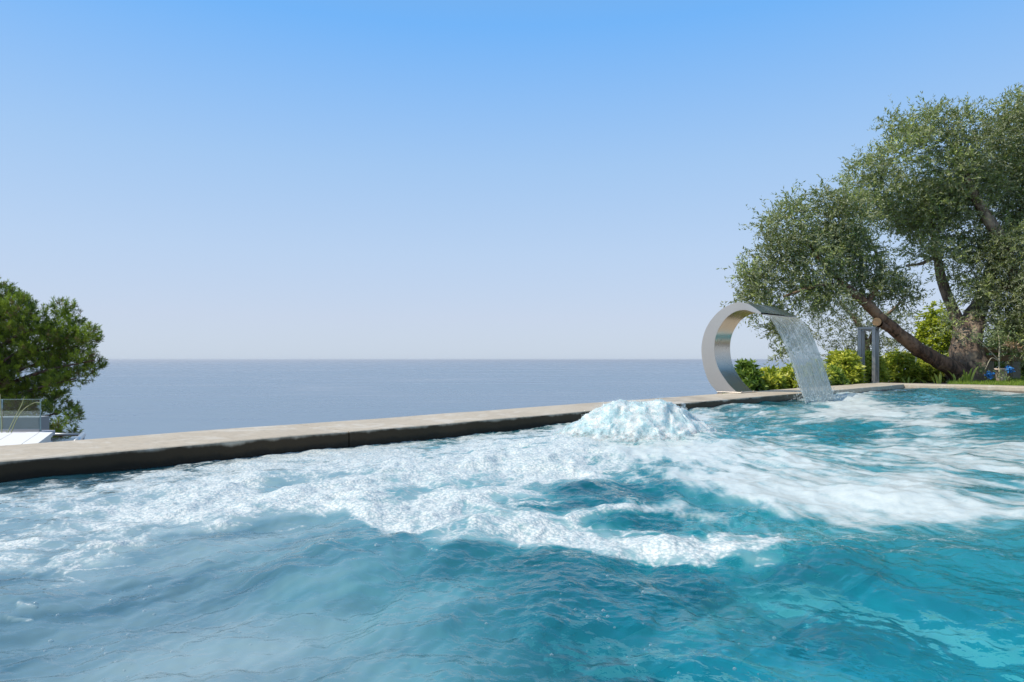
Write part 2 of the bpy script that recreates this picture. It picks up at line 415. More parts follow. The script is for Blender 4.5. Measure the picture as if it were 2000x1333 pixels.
tag(mb.build('pool_basin', M_shell), 'pale plaster pool basin under the water', 'pool basin', kind='structure')

mb = MB()  # pale strips added under water to give bright streaks through the waves
for (a0, a1, b0, b1, zt_) in STEPS[:3]: uvbox(mb, a0 + 0.012, a0 + 0.12, b0 + .1, b1 - 0.125, zt_ - 0.01, zt_ + 0.004)
for (a0, a1, b0, b1, zt_) in (STEPS[0], STEPS[3], STEPS[4]): uvbox(mb, a0 + 0.012, a1 - .1, b1 - 0.12, b1 - 0.012, zt_ - 0.01, zt_ + 0.0045)
tag(mb.build('streak_strips', simple('streak_strip_white', (0.92, 0.97, 0.95), 0.4, 0, 30, 0.08)), 'added pale strips on the submerged steps, giving bright caustic-like streaks', 'pool steps', kind='structure')

# coping, laid in slabs
def cope_slab(parent, pts, seed, z0=-0.05, z1=COPE_Z):
    """hand-cast slab: subdivided prism with slightly uneven edges; pts quad (inner0, inner1, outer1, outer0)"""
    r = np.random.RandomState(seed)
    bm = bmesh.new()
    n = 40
    prof = [(0.0, z0), (0.0, z1 - 0.012), (0.004, z1 - 0.004), (0.014, z1), (0.35, z1 + 0.001), (0.7, z1 + 0.001), (0.99, z1), (1.0, z1 - 0.01), (1.0, z0)]
    A, B, C, D = [np.array(p) for p in pts]
    rows = []
    for i in range(n + 1):
        s = i / n
        I = A + (B - A) * s; O = D + (C - D) * s
        nrm = (O - I) / np.linalg.norm(O - I)
        wob = 0.006 * perlin(np.array([s * 6.0]), np.array([seed * 3.1]), 3)[0] + 0.003 * perlin(np.array([s * 21.0]), np.array([seed * 3.1]), 4)[0]
        wz = 0.003 * perlin(np.array([s * 5.0]), np.array([seed * 1.7]), 5)[0]
        row = []
        for (k, z) in prof:
            p = I + (O - I) * k + nrm * wob * (1 - k)
            row.append(bm.verts.new((p[0], p[1], z + (wz if z > 0 else 0))))
        rows.append(row)
    for i in range(n):
        for k in range(len(prof) - 1):
            bm.faces.new((rows[i][k], rows[i + 1][k], rows[i + 1][k + 1], rows[i][k + 1]))
        bm.faces.new((rows[i][-1], rows[i + 1][-1], rows[i + 1][0], rows[i][0]))
    bm.faces.new(rows[0][::-1]); bm.faces.new(rows[-1])
    bmesh.ops.recalc_face_normals(bm, faces=bm.faces)
    m = MB(); m.bm = bm
    return m.build('slab', M_cope, parent, smooth=False)
cl = empty('pool_coping', uv3(4, 3.3, 0))
tag(cl, 'long pale stone coping running diagonally between the pool and the sea', 'coping')
joints = [-4.5, -1.2, 1.85, 5.02, 8.2, COPE_U + 0.545]
g = 0.003
for i in range(len(joints) - 1):
    u0, u1 = joints[i] + g, joints[i + 1] - g
    last = i == len(joints) - 2
    cope_slab(cl, (uv2xy(u0, COPE_V), uv2xy(COPE_U if last else u1, COPE_V), uv2xy(u1 if not last else COPE_U + 0.545, COPE_OUT), uv2xy(u0, COPE_OUT)), i + 1)
cr2 = empty('pool_coping', uv3(11.4, 0, 0))
tag(cr2, 'sunlit stone coping closing the pool at the right, in front of the olive trunk', 'coping')
js = [COPE_V, 0.2, -2.2, -4.6]
for i in range(3):
    v0, v1 = js[i] - (g if i else 0.004), js[i + 1] + g
    ex = 0.545 if i == 0 else 0
    cope_slab(cr2, (uv2xy(COPE_U, v1), uv2xy(COPE_U, v0), uv2xy(COPE_U + 0.545, v0 + ex - (0.004 if i == 0 else 0)), uv2xy(COPE_U + 0.545, v1)), 20 + i)

# ------------------------------------------------------------------ the pool water
FM = """
0000000000000000000000077777733479411134
0000000000000000000013777776355698876213
0000000000000000001224677777434544567621
0000000000000012356557777776345323645322
0000000000124467667777777666456534666777
0000000012578668767889999999987656766677
0000002366766777567888875577667765466776
0001236765445564676746732365667777666656
3243454566344564754365111365867877687764
5674443467666773775532100254887988887543
4675678889888898874211225644578767898766
3453357875668999998531321121212456678877
2235554452005868776656543001321145432222
2566621210000147636757753345554113310111
6643300000000012123122477887762110000000
3256520000000000020000000234553310000000
4214200000000000000000000000000000000000
1133000000000000000000000000000000000000
1211000000000000000000000000000000000000
0000000000000000000000000000000000000000
""".split()
for r in FM: assert len(r) in (40,), (r, len(r))
FMA = np.array([[int(c) for c in r] for r in FM], float) / 9.0
STROKES = [
 ([(200, 948), (300, 925), (380, 905), (470, 893), (500, 902)], 7, 0.9),
 ([(500, 902), (560, 890), (610, 877), (700, 882)], 7, 0.9),
 ([(700, 895), (740, 880), (780, 880)], 7, 0.7),
 ([(560, 975), (640, 960), (700, 950), (745, 922)], 8, 0.8),
 ([(150, 997), (220, 998), (330, 985), (420, 965), (500, 940)], 8, 0.8),
 ([(250, 1060), (330, 1045), (430, 1030), (500, 1003)], 5, 0.6),
 ([(960, 1030), (1040, 1020), (1100, 1038), (1180, 1058), (1280, 1068), (1400, 1078), (1520, 1084)], 12, 0.95),
 ([(930, 985), (1010, 1000), (1080, 1020), (1130, 1045)], 8, 0.85),
 ([(780, 925), (880, 915), (1000, 908), (1060, 895), (1110, 889), (1300, 884), (1430, 882)], 11, 0.95),
 ([(850, 1000), (930, 975), (990, 962), (1060, 942), (1112, 918), (1108, 905)], 9, 0.85),
 ([(1135, 1012), (1170, 1000), (1225, 995)], 8, 0.9),
 ([(1235, 930), (1290, 955), (1330, 985), (1290, 1000), (1420, 1008)], 8, 0.5),
 ([(1640, 795), (1800, 800), (1870, 806), (1930, 824)], 8, 0.8),
 ([(1300, 925), (1400, 945), (1500, 972), (1700, 985), (1900, 1003), (2000, 1015)], 13, 0.7),
 ([(1730, 865), (1790, 895), (1850, 922)], 7, 0.6),
 ([(110, 1100), (160, 1083), (225, 1074)], 8, 0.8),
 ([(40, 1135), (100, 1110), (200, 1105)], 4, 0.5),
 ([(15, 1218), (62, 1211)], 4, 0.34), ([(42, 1195), (86, 1189)], 3.5, 0.34),
]
JET = (0.71, 3.75)
def foam_fields(X, Y):
    """foam density, milkiness with painted caustics and sky reflection, teal, softness for points of the pool plane"""
    Ys = np.maximum(Y, 0.5)
    w1 = 0.11 * fbm(X * 1.9, Y * 1.9, 3, 11); w2 = 0.11 * fbm(X * 1.9, Y * 1.9, 3, 15)
    w1 += 0.03 * perlin(X * 9, Y * 9, 21); w2 += 0.03 * perlin(X * 9, Y * 9, 22)
    Xw, Yw = X + w1, np.maximum(Y + w2 * 1.3, 0.5)
    px = 1000 + F * Xw / Yw; py = HOR + F * CZ / Yw
    ix = np.clip(px / 50.0 - 0.5, 0, 38.999); iy = np.clip((py - 780) / 20.0 - 0.5, 0, 18.999)
    x0 = ix.astype(int); y0 = iy.astype(int); fx = ix - x0; fy = iy - y0
    D = (FMA[y0, x0] * (1 - fx) + FMA[y0, x0 + 1] * fx) * (1 - fy) + (FMA[y0 + 1, x0] * (1 - fx) + FMA[y0 + 1, x0 + 1] * fx) * fy
    # strokes, with a gentler warp
    w3 = w1 * 0.35 + 0.02 * fbm(X * 11, Y * 11, 3, 27); w4 = w2 * 0.4 + 0.03 * fbm(X * 11, Y * 11, 3, 29)
    px2 = 1000 + F * (X + w3) / np.maximum(Y + w4, 0.5); py2 = HOR + F * CZ / np.maximum(Y + w4, 0.5)
    S = np.zeros_like(D); wv = np.clip(1.25 + 0.9 * fbm(X * 5, Y * 5, 3, 25), 0.45, 2.4)
    for pts, w, amt in STROKES:
        for (ax, ay), (bx, by) in zip(pts[:-1], pts[1:]):
            dx, dy = bx - ax, by - ay; L2 = dx * dx + dy * dy
            tt = np.clip(((px2 - ax) * dx + (py2 - ay) * dy) / L2, 0, 1)
            dd = np.hypot((px2 - ax - tt * dx) / 1.3, py2 - ay - tt * dy)
            S = np.maximum(S, amt * np.exp(-(dd / (w * wv)) ** 2))
    soft = sstep(1120, 1330, px) * sstep(1050, 990, py)
    soft = np.maximum(soft, 0.9 * sstep(1450, 1600, px))
    crisp = fbm(X * 3.2, Y * 3.2, 5, 31, 0.6)
    rdg = ridge(X * 2.3 + w1 * 5, Y * 2.3 + w2 * 5, 3, 41)
    # streaks drawn out from the jet
    rx, ry = X - JET[0], Y - JET[1]
    rr = np.hypot(rx, ry) + 0.05; th = np.arctan2(ry, rx)
    st = fbm(np.log(rr) * 2.2 + w1 * 2, th * 5.0 + 3.0 * w2, 4, 51, 0.6)
    st2 = fbm(np.log(rr) * 3.5 + w1 * 3, th * 20.0 + 4.0 * w2, 4, 57, 0.68)
    cr_ = D + 0.30 * crisp + 0.30 * (rdg - 0.35)
    lace = np.maximum(1 - 2.2 * np.abs(fbm(X * 5 + 9 * w1, Y * 5 + 9 * w2, 3, 141)), 1 - 2.4 * np.abs(perlin(X * 11 + 12 * w1, Y * 11 - 10 * w2, 147)))
    lft = 0.17 * sstep(900, 350, px)
    fc = 0.92 * sstep(0.26 - lft, 1.05, cr_ + 0.5 * S + 0.30 * (lace - 0.25)) + 0.2 * st2 * D
    fc = np.maximum(fc, 0.65 * sstep(0.50, 1.0, lace) * sstep(0.0, 0.35, D + 0.6 * S + 0.25 * crisp))
    fs = sstep(0.15, 1.40, 0.14 * (lace - 0.4) * (D > 0.05) + D + 0.26 * st + 0.32 * st2 + 0.16 * crisp + 0.2 * rdg * D + 0.35 * S)
    foam = fc * (1 - soft) + fs * soft
    foam = np.maximum(foam, S * 0.95 * sstep(-0.9, 0.6, fbm(X * 8, Y * 8, 3, 35) + 0.5 * crisp + 0.5 * (lace - 0.4)))
    foam = foam * sstep(0.02, 0.12, D + S)
    milk_light = np.clip(0.02 + (0.50 + 0.42 * soft) * D + 0.14 * st + 0.10 * st2, 0, 0.9)
    left = sstep(1420, 420, px + 0.45 * (1333 - py) + 90 * st)
    milk_light = np.maximum(milk_light, np.clip(0.30 + 0.14 * st + 0.18 * fbm(X * 1.6 + 0.7 * Y, (Y - X) * 4.5, 4, 37, 0.6) + 0.20 * st2, 0.0, 0.9) * left)  # milky left water, with pale sky reflection painted into its colour
    milk_light = np.maximum(milk_light, 0.20 * sstep(0.0, 0.9, st + 0.5 * st2))  # lighter streaks painted into the body colour in place of sunlit caustics
    milk_light = np.maximum(milk_light, (0.42 + 0.25 * st2 + 0.15 * crisp) * sstep(1220, 1420, px) * sstep(990, 1015, py) * sstep(1130, 1035, py))
    milk_light = np.maximum(milk_light, np.clip(0.15 + 0.55 * sstep(0.05, 0.5, D + S) + 0.2 * crisp, 0, 0.75) * (1 - soft) * sstep(0.02, 0.2, D + S))
    milk_light = np.maximum(milk_light, 0.34 * sstep(1600, 1850, px) * sstep(1280, 1050, py))
    wall_shade = sstep(0.50, 0.10, COPE_V - (Y - X) * R2 + 0.16 * crisp) * np.clip(1.15 - 1.6 * D, 0, 1)
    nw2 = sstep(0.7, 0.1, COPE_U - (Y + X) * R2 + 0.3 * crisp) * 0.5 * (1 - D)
    wall_shade = np.maximum(wall_shade, nw2)
    milk_light = np.clip(milk_light * (1 - 0.95 * wall_shade), 0, 1)
    teal = np.clip(1 - left, 0, 1)
    see = sstep(1120, 1220, py) * sstep(980, 1250, px) * sstep(2050, 1800, px)
    foam_fields.see = np.clip(see * (0.45 + 0.7 * st2 + 0.2 * st), 0, 0.9)  # streaky see-through mask shaped to bring out caustic-like bright streaks
    foam_fields.clear = wall_shade  # mask of the dark reflection painted along the walls
    return foam, milk_light, teal, soft, D, S, st

def wave_h(X, Y, D, S, soft, st):
    w = 0.25 * fbm(X * 0.9, Y * 0.9, 2, 61)
    h = 0.021 * fbm(X * 1.15 + w, Y * 1.15 - w, 2, 71)
    rx, ry = X - JET[0], Y - JET[1]
    rr = np.hypot(rx, ry) + 0.05; th = np.arctan2(ry, rx)
    calm = 1 - np.clip(D * 1.4, 0, 1)
    h += 0.019 * fbm(np.log(rr) * 3.2 + w, th * 6.0 + 2 * w, 3, 81) * (0.55 + rr * 0.10) * (0.4 + calm)
    turb = np.clip(D * 1.3 + 0.5 * np.exp(-(rr / 1.1) ** 2), 0, 1.2)
    h += turb * (0.020 * (ridge(X * 2.4, Y * 2.4, 3, 91) - 0.3) + 0.007 * (1 - soft * 0.6) * fbm(X * 9, Y * 9, 3, 95))
    q1 = np.log(rr) * 4.5 + 1.5 * w; q2 = th * 7.0 + 3 * w
    h += 0.0085 * (0.35 + 0.75 * calm) * ridge(q1, q2, 3, 97) * (0.5 + 0.17 * rr)
    h += 0.0084 * (0.6 + 0.6 * calm) * fbm(X * 5 + 2 * w, Y * 5, 4, 99, 0.6)
    h += 0.0040 * (0.5 + 0.6 * calm) * ridge(X * 7 + 6 * w, Y * 7 - 4 * w, 3, 101) * sstep(-0.6, 0.5, perlin(X * 1.7, Y * 1.7, 105))
    h += 0.009 * S
    h += 0.05 * np.exp(-(rr / 0.55) ** 2)
    # a few surges along the coping
    v = (Y - X) * R2; u = (X + Y) * R2
    edge = sstep(1.2, 0.2, COPE_V - v) 
    cw = sstep(0.75, 0.25, COPE_V - v) * sstep(5.0, 3.0, u)
    h = h * (1 - 0.75 * cw) - 0.012 * cw
    h += edge * 0.028 * np.maximum(0, perlin(u * 1.6, v * 0 + 2.2, 103) + 0.1) * sstep(2.6, 4.0, u)
    return h

th = np.concatenate([np.radians(np.linspace(-180, -44, 50))[:-1], np.radians(np.linspace(-44, 44, 860)), np.radians(np.linspace(44, 180, 50))[1:-1]])
rad = 0.25 * 1.0043 ** np.arange(0, 990)
TH, RR = np.meshgrid(th, rad)
X = RR * np.sin(TH); Y = RR * np.cos(TH)
U = (X + Y) * R2; Vv = (Y - X) * R2
inside = (U > -4.3) & (U < COPE_U + 0.15) & (Vv > -4.9) & (Vv < COPE_V + 0.15)
Uc = np.clip(U, -4.0, COPE_U - 0.001); Vc = np.clip(Vv, -4.6, COPE_V - 0.001)
X = (Uc - Vc) * R2; Y = (Uc + Vc) * R2
front = Y > 0.55
foam, milk_light, teal, soft, D, S, st = foam_fields(X.ravel(), Y.ravel())
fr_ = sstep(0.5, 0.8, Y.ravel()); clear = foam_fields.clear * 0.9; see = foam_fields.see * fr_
foam = foam * fr_; D = D * fr_; S = S * fr_
Z = wave_h(X.ravel(), Y.ravel(), D, S, soft, st)
Z = Z + foam * (1 - 0.7 * soft) * 0.0050 * (fbm(X.ravel() * 13, Y.ravel() * 13, 3, 161) + 0.6)
V = np.stack([X.ravel(), Y.ravel(), Z], 1)
idx = np.arange(X.size).reshape(X.shape)
nx = np.roll(idx, -1, axis=1)
Fq = np.stack([idx[:-1].ravel(), nx[:-1].ravel(), nx[1:].ravel(), idx[1:].ravel()], 1)
keep = inside[:-1].ravel()
Fq = Fq[keep]
# centre cap
nv = len(V); V = np.vstack([V, [[0, 0, Z[:len(th)].mean()]]])
def ext(a): return np.append(a, a[0])
Fq = np.vstack([Fq, np.stack([np.full(len(th), nv), idx[0], nx[0], nx[0]], 1)])[:len(Fq)]
tri = np.stack([np.full(len(th), nv), idx[0], nx[0]], 1)
water = mesh_np('pool_water', V, Fq, M_water, attrs=dict(foam=ext(foam), milk_light=ext(milk_light), teal=ext(teal), soft=ext(soft), clear=ext(clear), see=ext(see)))
tag(water, 'turquoise pool water churned into white foam by the jets', 'water', kind='structure')

# ------------------------------------------------------------------ bubbling jet
n = 190
gx, gy = np.meshgrid(np.linspace(-0.62, 0.62, n), np.linspace(-0.42, 0.42, 140))
rn = np.hypot(gx / 1.0, gy / 0.75)
ang = np.arctan2(gy, gx)
rim = 0.255 * (1 + 0.10 * perlin(np.cos(ang) * 1.5, np.sin(ang) * 1.5, 5))
bil = 1 - 2 * np.abs(perlin(gx * 9, gy * 9, 8)); bil2 = 1 - 2 * np.abs(perlin(gx * 22, gy * 22, 12))
H0 = 0.075 * sstep(rim + 0.13, rim - 0.12, rn) * (1 + 0.25 * perlin(gx * 6, gy * 6, 44)) + 0.105 * np.exp(-((gx + 0.03) / 0.47) ** 2 - (gy / 0.28) ** 2)
env = sstep(0.62, 0.30, rn * 0.98)
lump = 0.016 * perlin(gx * 11, gy * 11, 8) + 0.010 * (1 - 2 * np.abs(perlin(gx * 19, gy * 19, 12))) + 0.006 * fbm(gx * 40, gy * 40, 3, 18)
H = H0 * env + env * lump - 0.05 * (1 - env) + 0.02
jx = gx + 0.025 * perlin(gx * 14, gy * 14, 30) * env; jy = gy + 0.03 * perlin(gx * 14, gy * 14, 33) * env
V = np.stack([(jx + JET[0]).ravel(), (jy + JET[1]).ravel(), H.ravel()], 1)
idx = np.arange(gx.size).reshape(gx.shape)
Fq = np.stack([idx[:-1, :-1].ravel(), idx[:-1, 1:].ravel(), idx[1:, 1:].ravel(), idx[1:, :-1].ravel()], 1)
jet = mesh_np('water_jet', V, Fq, M_froth, origin=(JET[0], JET[1], 0), attrs=dict(env=env.ravel()))
tag(jet, 'white frothing mound of water boiling up in front of the coping', 'water jet')

def blobs(name, pts, rads, mat, parent=None, origin=(0, 0, 0), stretch=1.0):
    t = (1 + 5 ** 0.5) / 2
    iv = np.array([(-1, t, 0), (1, t, 0), (-1, -t, 0), (1, -t, 0), (0, -1, t), (0, 1, t), (0, -1, -t), (0, 1, -t), (t, 0, -1), (t, 0, 1), (-t, 0, -1), (-t, 0, 1)], float)
    iv /= np.linalg.norm(iv[0])
    it = np.array([(0, 11, 5), (0, 5, 1), (0, 1, 7), (0, 7, 10), (0, 10, 11), (1, 5, 9), (5, 11, 4), (11, 10, 2), (10, 7, 6), (7, 1, 8), (3, 9, 4), (3, 4, 2), (3, 2, 6), (3, 6, 8), (3, 8, 9), (4, 9, 5), (2, 4, 11), (6, 2, 10), (8, 6, 7), (9, 8, 1)])
    pts = np.asarray(pts); rads = np.asarray(rads)
    V = pts[:, None, :] + iv[None] * rads[:, None, None] * np.array([1, 1, stretch])
    Fc = it[None] + (np.arange(len(pts)) * 12)[:, None, None]
    return mesh_np(name, V.reshape(-1, 3), Fc.reshape(-1, 3), mat, parent, origin=origin if parent is None else None)
def drop_mat():
    m, t = new_mat('water_drop'); n = NT(t)
    d = n.princ(Base_Color=(0.74, 0.80, 0.80), Roughness=0.10); tr = n.n('BsdfTransparent')
    mm = n.n('MixShader'); mm.inputs[0].default_value = 0.18
    n.l(tr.outputs[0], mm.inputs[1]); n.l(d.outputs[0], mm.inputs[2]); n.out(mm.outputs[0]); return m
M_drop = drop_mat()
r = np.random.RandomState(3)
k = 9000
ii = r.randint(0, 140, k); jj = r.randint(0, n, k)
e_ = env[ii, jj]; ok = r.rand(k) < sstep(0.05, 0.6, e_)
ii, jj = ii[ok], jj[ok]; k = len(ii)
lift = 0.025 * r.rand(k) ** 4 * (H0[ii, jj] > 0.08)
pts = np.stack([jx[ii, jj] + JET[0] + r.normal(0, .004, k), jy[ii, jj] + JET[1] + r.normal(0, .004, k), H[ii, jj] + lift], 1)
rd = np.where(lift > 0.006, 0.0012 + 0.0018 * r.rand(k), 0.0020 + 0.0042 * r.rand(k) ** 2)
o = blobs('spray_drops', pts, rd, M_drop, jet); o.location = (0, 0, 0); o['kind'] = 'stuff'
for p_ in o.data.polygons: p_.use_smooth = True

# floating bubbles
k = 520
bx = r.uniform(-60, 2060, k); by = 1030 + 320 * r.rand(k) ** 0.8
Yb = F * CZ / (by - HOR); Xb = (bx - 1000) / F * Yb
ff, mk, tl, so, DD, SS, stt = foam_fields(Xb, Yb); zb = wave_h(Xb, Yb, DD, SS, so, stt)
pr = fbm(Xb * 2.5, Yb * 2.5, 2, 77); kp = pr > 0.12
rb = (0.0012 + 0.0042 * r.rand(k) ** 4) * np.clip(Yb / 1.6, 0.6, 1.4)
def bubble_mat():
    m, t = new_mat('bubble_film'); n = NT(t)
    g = n.n('BsdfGlossy'); g.inputs['Roughness'].default_value = 0.04; tr = n.n('BsdfTransparent')
    lw = n.n('LayerWeight'); lw.inputs[0].default_value = 0.35
    mm = n.n('MixShader'); n.l(n.math('ADD', n.math('MULTIPLY', lw.outputs['Facing'], 0.7), 0.08), mm.inputs[0])
    df = n.n('BsdfDiffuse'); df.inputs[0].default_value = (0.7, 0.78, 0.8, 1); ad = n.n('MixShader'); ad.inputs[0].default_value = 0.55
    n.l(g.outputs[0], ad.inputs[1]); n.l(df.outputs[0], ad.inputs[2])
    n.l(tr.outputs[0], mm.inputs[1]); n.l(ad.outputs[0], mm.inputs[2]); n.out(mm.outputs[0]); return m
o = blobs('floating_bubbles', np.stack([Xb, Yb, zb], 1)[kp], rb[kp], bubble_mat())
tag(o, 'tiny clear bubbles drifting on the turquoise water in the foreground', 'bubbles', kind='stuff')

# ------------------------------------------------------------------ waterfall spout
def steel_mat(name, col, rough, su=(3, 3, 260), amt=0.15):
    m, t = new_mat(name); n = NT(t)
    p = n.pos(su)
    f = n.noise(p, 1.0, 3, 0.6); f2 = n.noise(n.pos(), 3.0, 3)
    c = n.mix(f, tuple(x * 0.9 for x in col), col)
    rg = n.math('ADD', n.math('MULTIPLY', f2, 0.16), rough - 0.06)
    s = n.princ(Base_Color=c, Roughness=rg, Metallic=1.0)
    s.inputs['Anisotropic'].default_value = 0.5
    n.l(n.bump(f, amt, 0.0008), s.inputs['Normal']); n.out(s.outputs[0]); return m
M_steel = steel_mat('brushed_steel', (0.66, 0.58, 0.49), 0.24)
M_steel_side = steel_mat('satin_steel', (0.74, 0.66, 0.57), 0.40, (60, 60, 60))
def catmull(pts, n):
    pts = [np.array(p, float) for p in pts]; pts = [2 * pts[0] - pts[1]] + pts + [2 * pts[-1] - pts[-2]]
    out = []; m = len(pts) - 3
    for i in range(n):
        s = i / (n - 1) * m; k = min(int(s), m - 1); t = s - k
        a, b, c, d = pts[k:k + 4]
        out.append(0.5 * ((2 * b) + (-a + c) * t + (2 * a - 5 * b + 4 * c - d) * t * t + (-a + 3 * b - 3 * c + d) * t ** 3))
    return out
U0, U1 = 6.87, 7.72       # near and far cheek
outer = catmull([(3.690, .072), (3.80, .20), (3.868, .40), (3.880, .60), (3.815, .80), (3.67, .96), (3.50, 1.035), (3.36, 1.03), (3.24, .975), (3.150, .915)], 60)
inner = catmull([(3.455, .072), (3.58, .19), (3.69, .36), (3.728, .55), (3.700, .72), (3.60, .87), (3.48, .945), (3.36, .955), (3.25, .925), (3.154, .898)], 60)
sp_root = empty('waterfall_spout', uv3((U0 + U1) / 2, 3.5, COPE_Z))
tag(sp_root, 'brushed steel C-shaped waterfall spout standing on the stone coping', 'water spout')
W1 = 7.225                # far edge of the narrow band
def u_near(t): return U0 - 0.10 * float(sstep(0.62, 1.0, t)) ** 1.3
def u_far(t): return W1 + 0.43 * float(sstep(0.52, 1.03, t)) ** 1.1
def shell(name, curve, mat, ins):
    k = len(curve)
    V = [uv3(u_near(i / (k - 1)) + ins, p[0], p[1]) for i, p in enumerate(curve)] + [uv3(u_far(i / (k - 1)) - ins, p[0], p[1]) for i, p in enumerate(curve)]
    Fc = [(i, i + 1, k + i + 1, k + i) for i in range(k - 1)]
    return mesh_np(name, V, Fc, mat, sp_root)
shell('outer_band', outer, M_steel, 0.003)
shell('inner_band', inner, M_steel, 0.003)
for uf in (u_near, u_far):
    bm = bmesh.new(); k = len(outer); t_ = 0.006
    la = []
    for du in (-t_ / 2, t_ / 2):
        la.append(([bm.verts.new(uv3(uf(i / (k - 1)) + du, p[0], p[1])) for i, p in enumerate(outer)], [bm.verts.new(uv3(uf(i / (k - 1)) + du, p[0], p[1])) for i, p in enumerate(inner)]))
    for (oo, ii) in la:
        for i in range(k - 1): bm.faces.new((oo[i], oo[i + 1], ii[i + 1], ii[i]))
    for w in (0, 1):
        for i in range(k - 1): bm.faces.new((la[0][w][i], la[0][w][i + 1], la[1][w][i + 1], la[1][w][i]))
    for e in (0, -1): bm.faces.new((la[0][0][e], la[0][1][e], la[1][1][e], la[1][0][e]))
    bmesh.ops.recalc_face_normals(bm, faces=bm.faces)
    m = MB(); m.bm = bm; m.build('side_cheek', M_steel_side, sp_root)
m = MB(); m.prism([uv2xy(U0 - .004, 3.415), uv2xy(W1 + .02, 3.415), uv2xy(W1 + .02, 3.70), uv2xy(U0 - .004, 3.70)], COPE_Z + 0.003, COPE_Z + 0.013, 0.002)
m.build('base_plate', M_steel_side, sp_root)
for (uu, vv) in ((U0 + .05, 3.435), (W1 - .03, 3.435)):
    m = MB(); m.tube([uv3(uu, vv, COPE_Z + .013), uv3(uu, vv, COPE_Z + .022)], 0.007, 6); m.build('bolt', M_steel_side, sp_root)
U0, U1 = 6.775, 7.655
m = MB(); m.prism([uv2xy(U0 + .01, 3.140), uv2xy(U1 - .01, 3.140), uv2xy(U1 - .01, 3.156), uv2xy(U0 + .01, 3.156)], 0.894, 0.899)
m.build('lip', M_steel_side, sp_root)

def fall_mat():
    m, t = new_mat('falling_water'); n = NT(t)
    q = n.attr('st', 'Vector'); mp = n.n('Mapping'); mp.inputs['Scale'].default_value = (64, 2.4, 1); n.l(q, mp.inputs[0])
    mp2 = n.n('Mapping'); mp2.inputs['Scale'].default_value = (120, 16, 1); n.l(q, mp2.inputs[0])
    s1 = n.noise(mp.outputs[0], 1.0, 4, 0.65, 0.3); s2 = n.noise(mp2.outputs[0], 1.0, 3, 0.6)
    st_ = n.math('ADD', n.math('MULTIPLY', s1, 0.6), n.math('MULTIPLY', s2, 0.4))
    yy = n.n('SeparateXYZ'); n.l(q, yy.inputs[0])
    f = n.math('ADD', n.math('MULTIPLY', n.rng(st_, n.rng(yy.outputs[1], 0, 1, 0.46, 0.39), 0.60), 0.95), n.rng(yy.outputs[1], 0, 1, 0.17, 0.14))
    wd = n.princ(Base_Color=(0.72, 0.69, 0.62), Roughness=0.2); tl_ = n.n('BsdfTranslucent'); tl_.inputs[0].default_value = (0.78, 0.77, 0.70, 1)
    w = n.n('MixShader'); w.inputs[0].default_value = 0.4; n.l(wd.outputs[0], w.inputs[1]); n.l(tl_.outputs[0], w.inputs[2])
    tr = n.n('BsdfTransparent'); tr.inputs[0].default_value = (0.90, 0.93, 0.93, 1)
    gl = n.n('BsdfGlossy'); gl.inputs[0].default_value = (0.9, 0.86, 0.8, 1); gl.inputs['Roughness'].default_value = 0.12; n.l(n.bump(st_, 0.8, 0.01), gl.inputs['Normal'])
    c = n.n('MixShader'); c.inputs[0].default_value = 0.07; n.l(tr.outputs[0], c.inputs[1]); n.l(gl.outputs[0], c.inputs[2])
    o = n.n('MixShader'); n.l(n.math('MULTIPLY', f, 0.90), o.inputs[0]); n.l(c.outputs[0], o.inputs[1]); n.l(w.outputs[0], o.inputs[2])
    n.out(o.outputs[0]); return m
M_fall = fall_mat()
nu, ns = 90, 110
V = []; ST = []
for side in (0, 1):
    for j in range(ns):
        s = j / (ns - 1)
        drop = s * 0.93; tt = math.sqrt(2 * drop / 9.81)
        v = 3.148 - 0.78 * tt - 0.10 * drop
        for i in range(nu):
            q = i / (nu - 1)
            u = U0 + .012 + (U1 - U0 - .024) * (q + (0.5 - q) * 0.06 * s)
            w = 0.010 * s * math.sin(q * 37 + 4 * s) + 0.006 * s * math.sin(q * 91 + 9 * s + 1)
            edge = 1 - abs(2 * q - 1) ** 8
            V.append(uv3(u + 0.006 * s * math.sin(s * 23 + q * 5) * (1 - edge), v + w + (0.004 + 0.01 * s) * edge * (1 if side else 0), 0.896 - drop)); ST.append((q, s, side))
V = np.array(V); idx = np.arange(2 * nu * ns).reshape(2, ns, nu)
fs = []
for side in (0, 1):
    a_ = idx[side]; fs.append(np.stack([a_[:-1, :-1].ravel(), a_[:-1, 1:].ravel(), a_[1:, 1:].ravel(), a_[1:, :-1].ravel()], 1))
fall = mesh_np('falling_water', V, np.vstack(fs), M_fall, origin=uv3(7.3, 3.15, 0.0), attrs=dict(st=np.array(ST)))
tag(fall, 'clear streaked sheet of water pouring from the steel spout into the pool', 'waterfall')
k = 1400
q = r.rand(k); s = r.rand(k) ** 0.6
drop = s * 0.9; tt = np.sqrt(2 * drop / 9.81); v = 3.148 - 0.78 * tt - 0.10 * drop + r.normal(0, 0.02, k) * s
edge = r.rand(k) < 0.5
q = np.where(edge, np.where(r.rand(k) < .5, r.normal(0.02, .02, k), r.normal(.98, .02, k)), q)
u = U0 + (U1 - U0) * (q + (0.5 - q) * 0.06 * s)
base = r.rand(k) < 0.35
v = np.where(base, 2.72 + r.normal(0, 0.10, k), v); z = np.where(base, 0.03 + 0.10 * r.rand(k) ** 2, 0.896 - drop)
pts = np.stack([(u - v) * R2, (u + v) * R2, z], 1)
o = blobs('splash_drops', pts, 0.0018 + 0.004 * r.rand(k) ** 2, M_drop, fall, stretch=1.6); o.location = (0, 0, 0); o['kind'] = 'stuff'

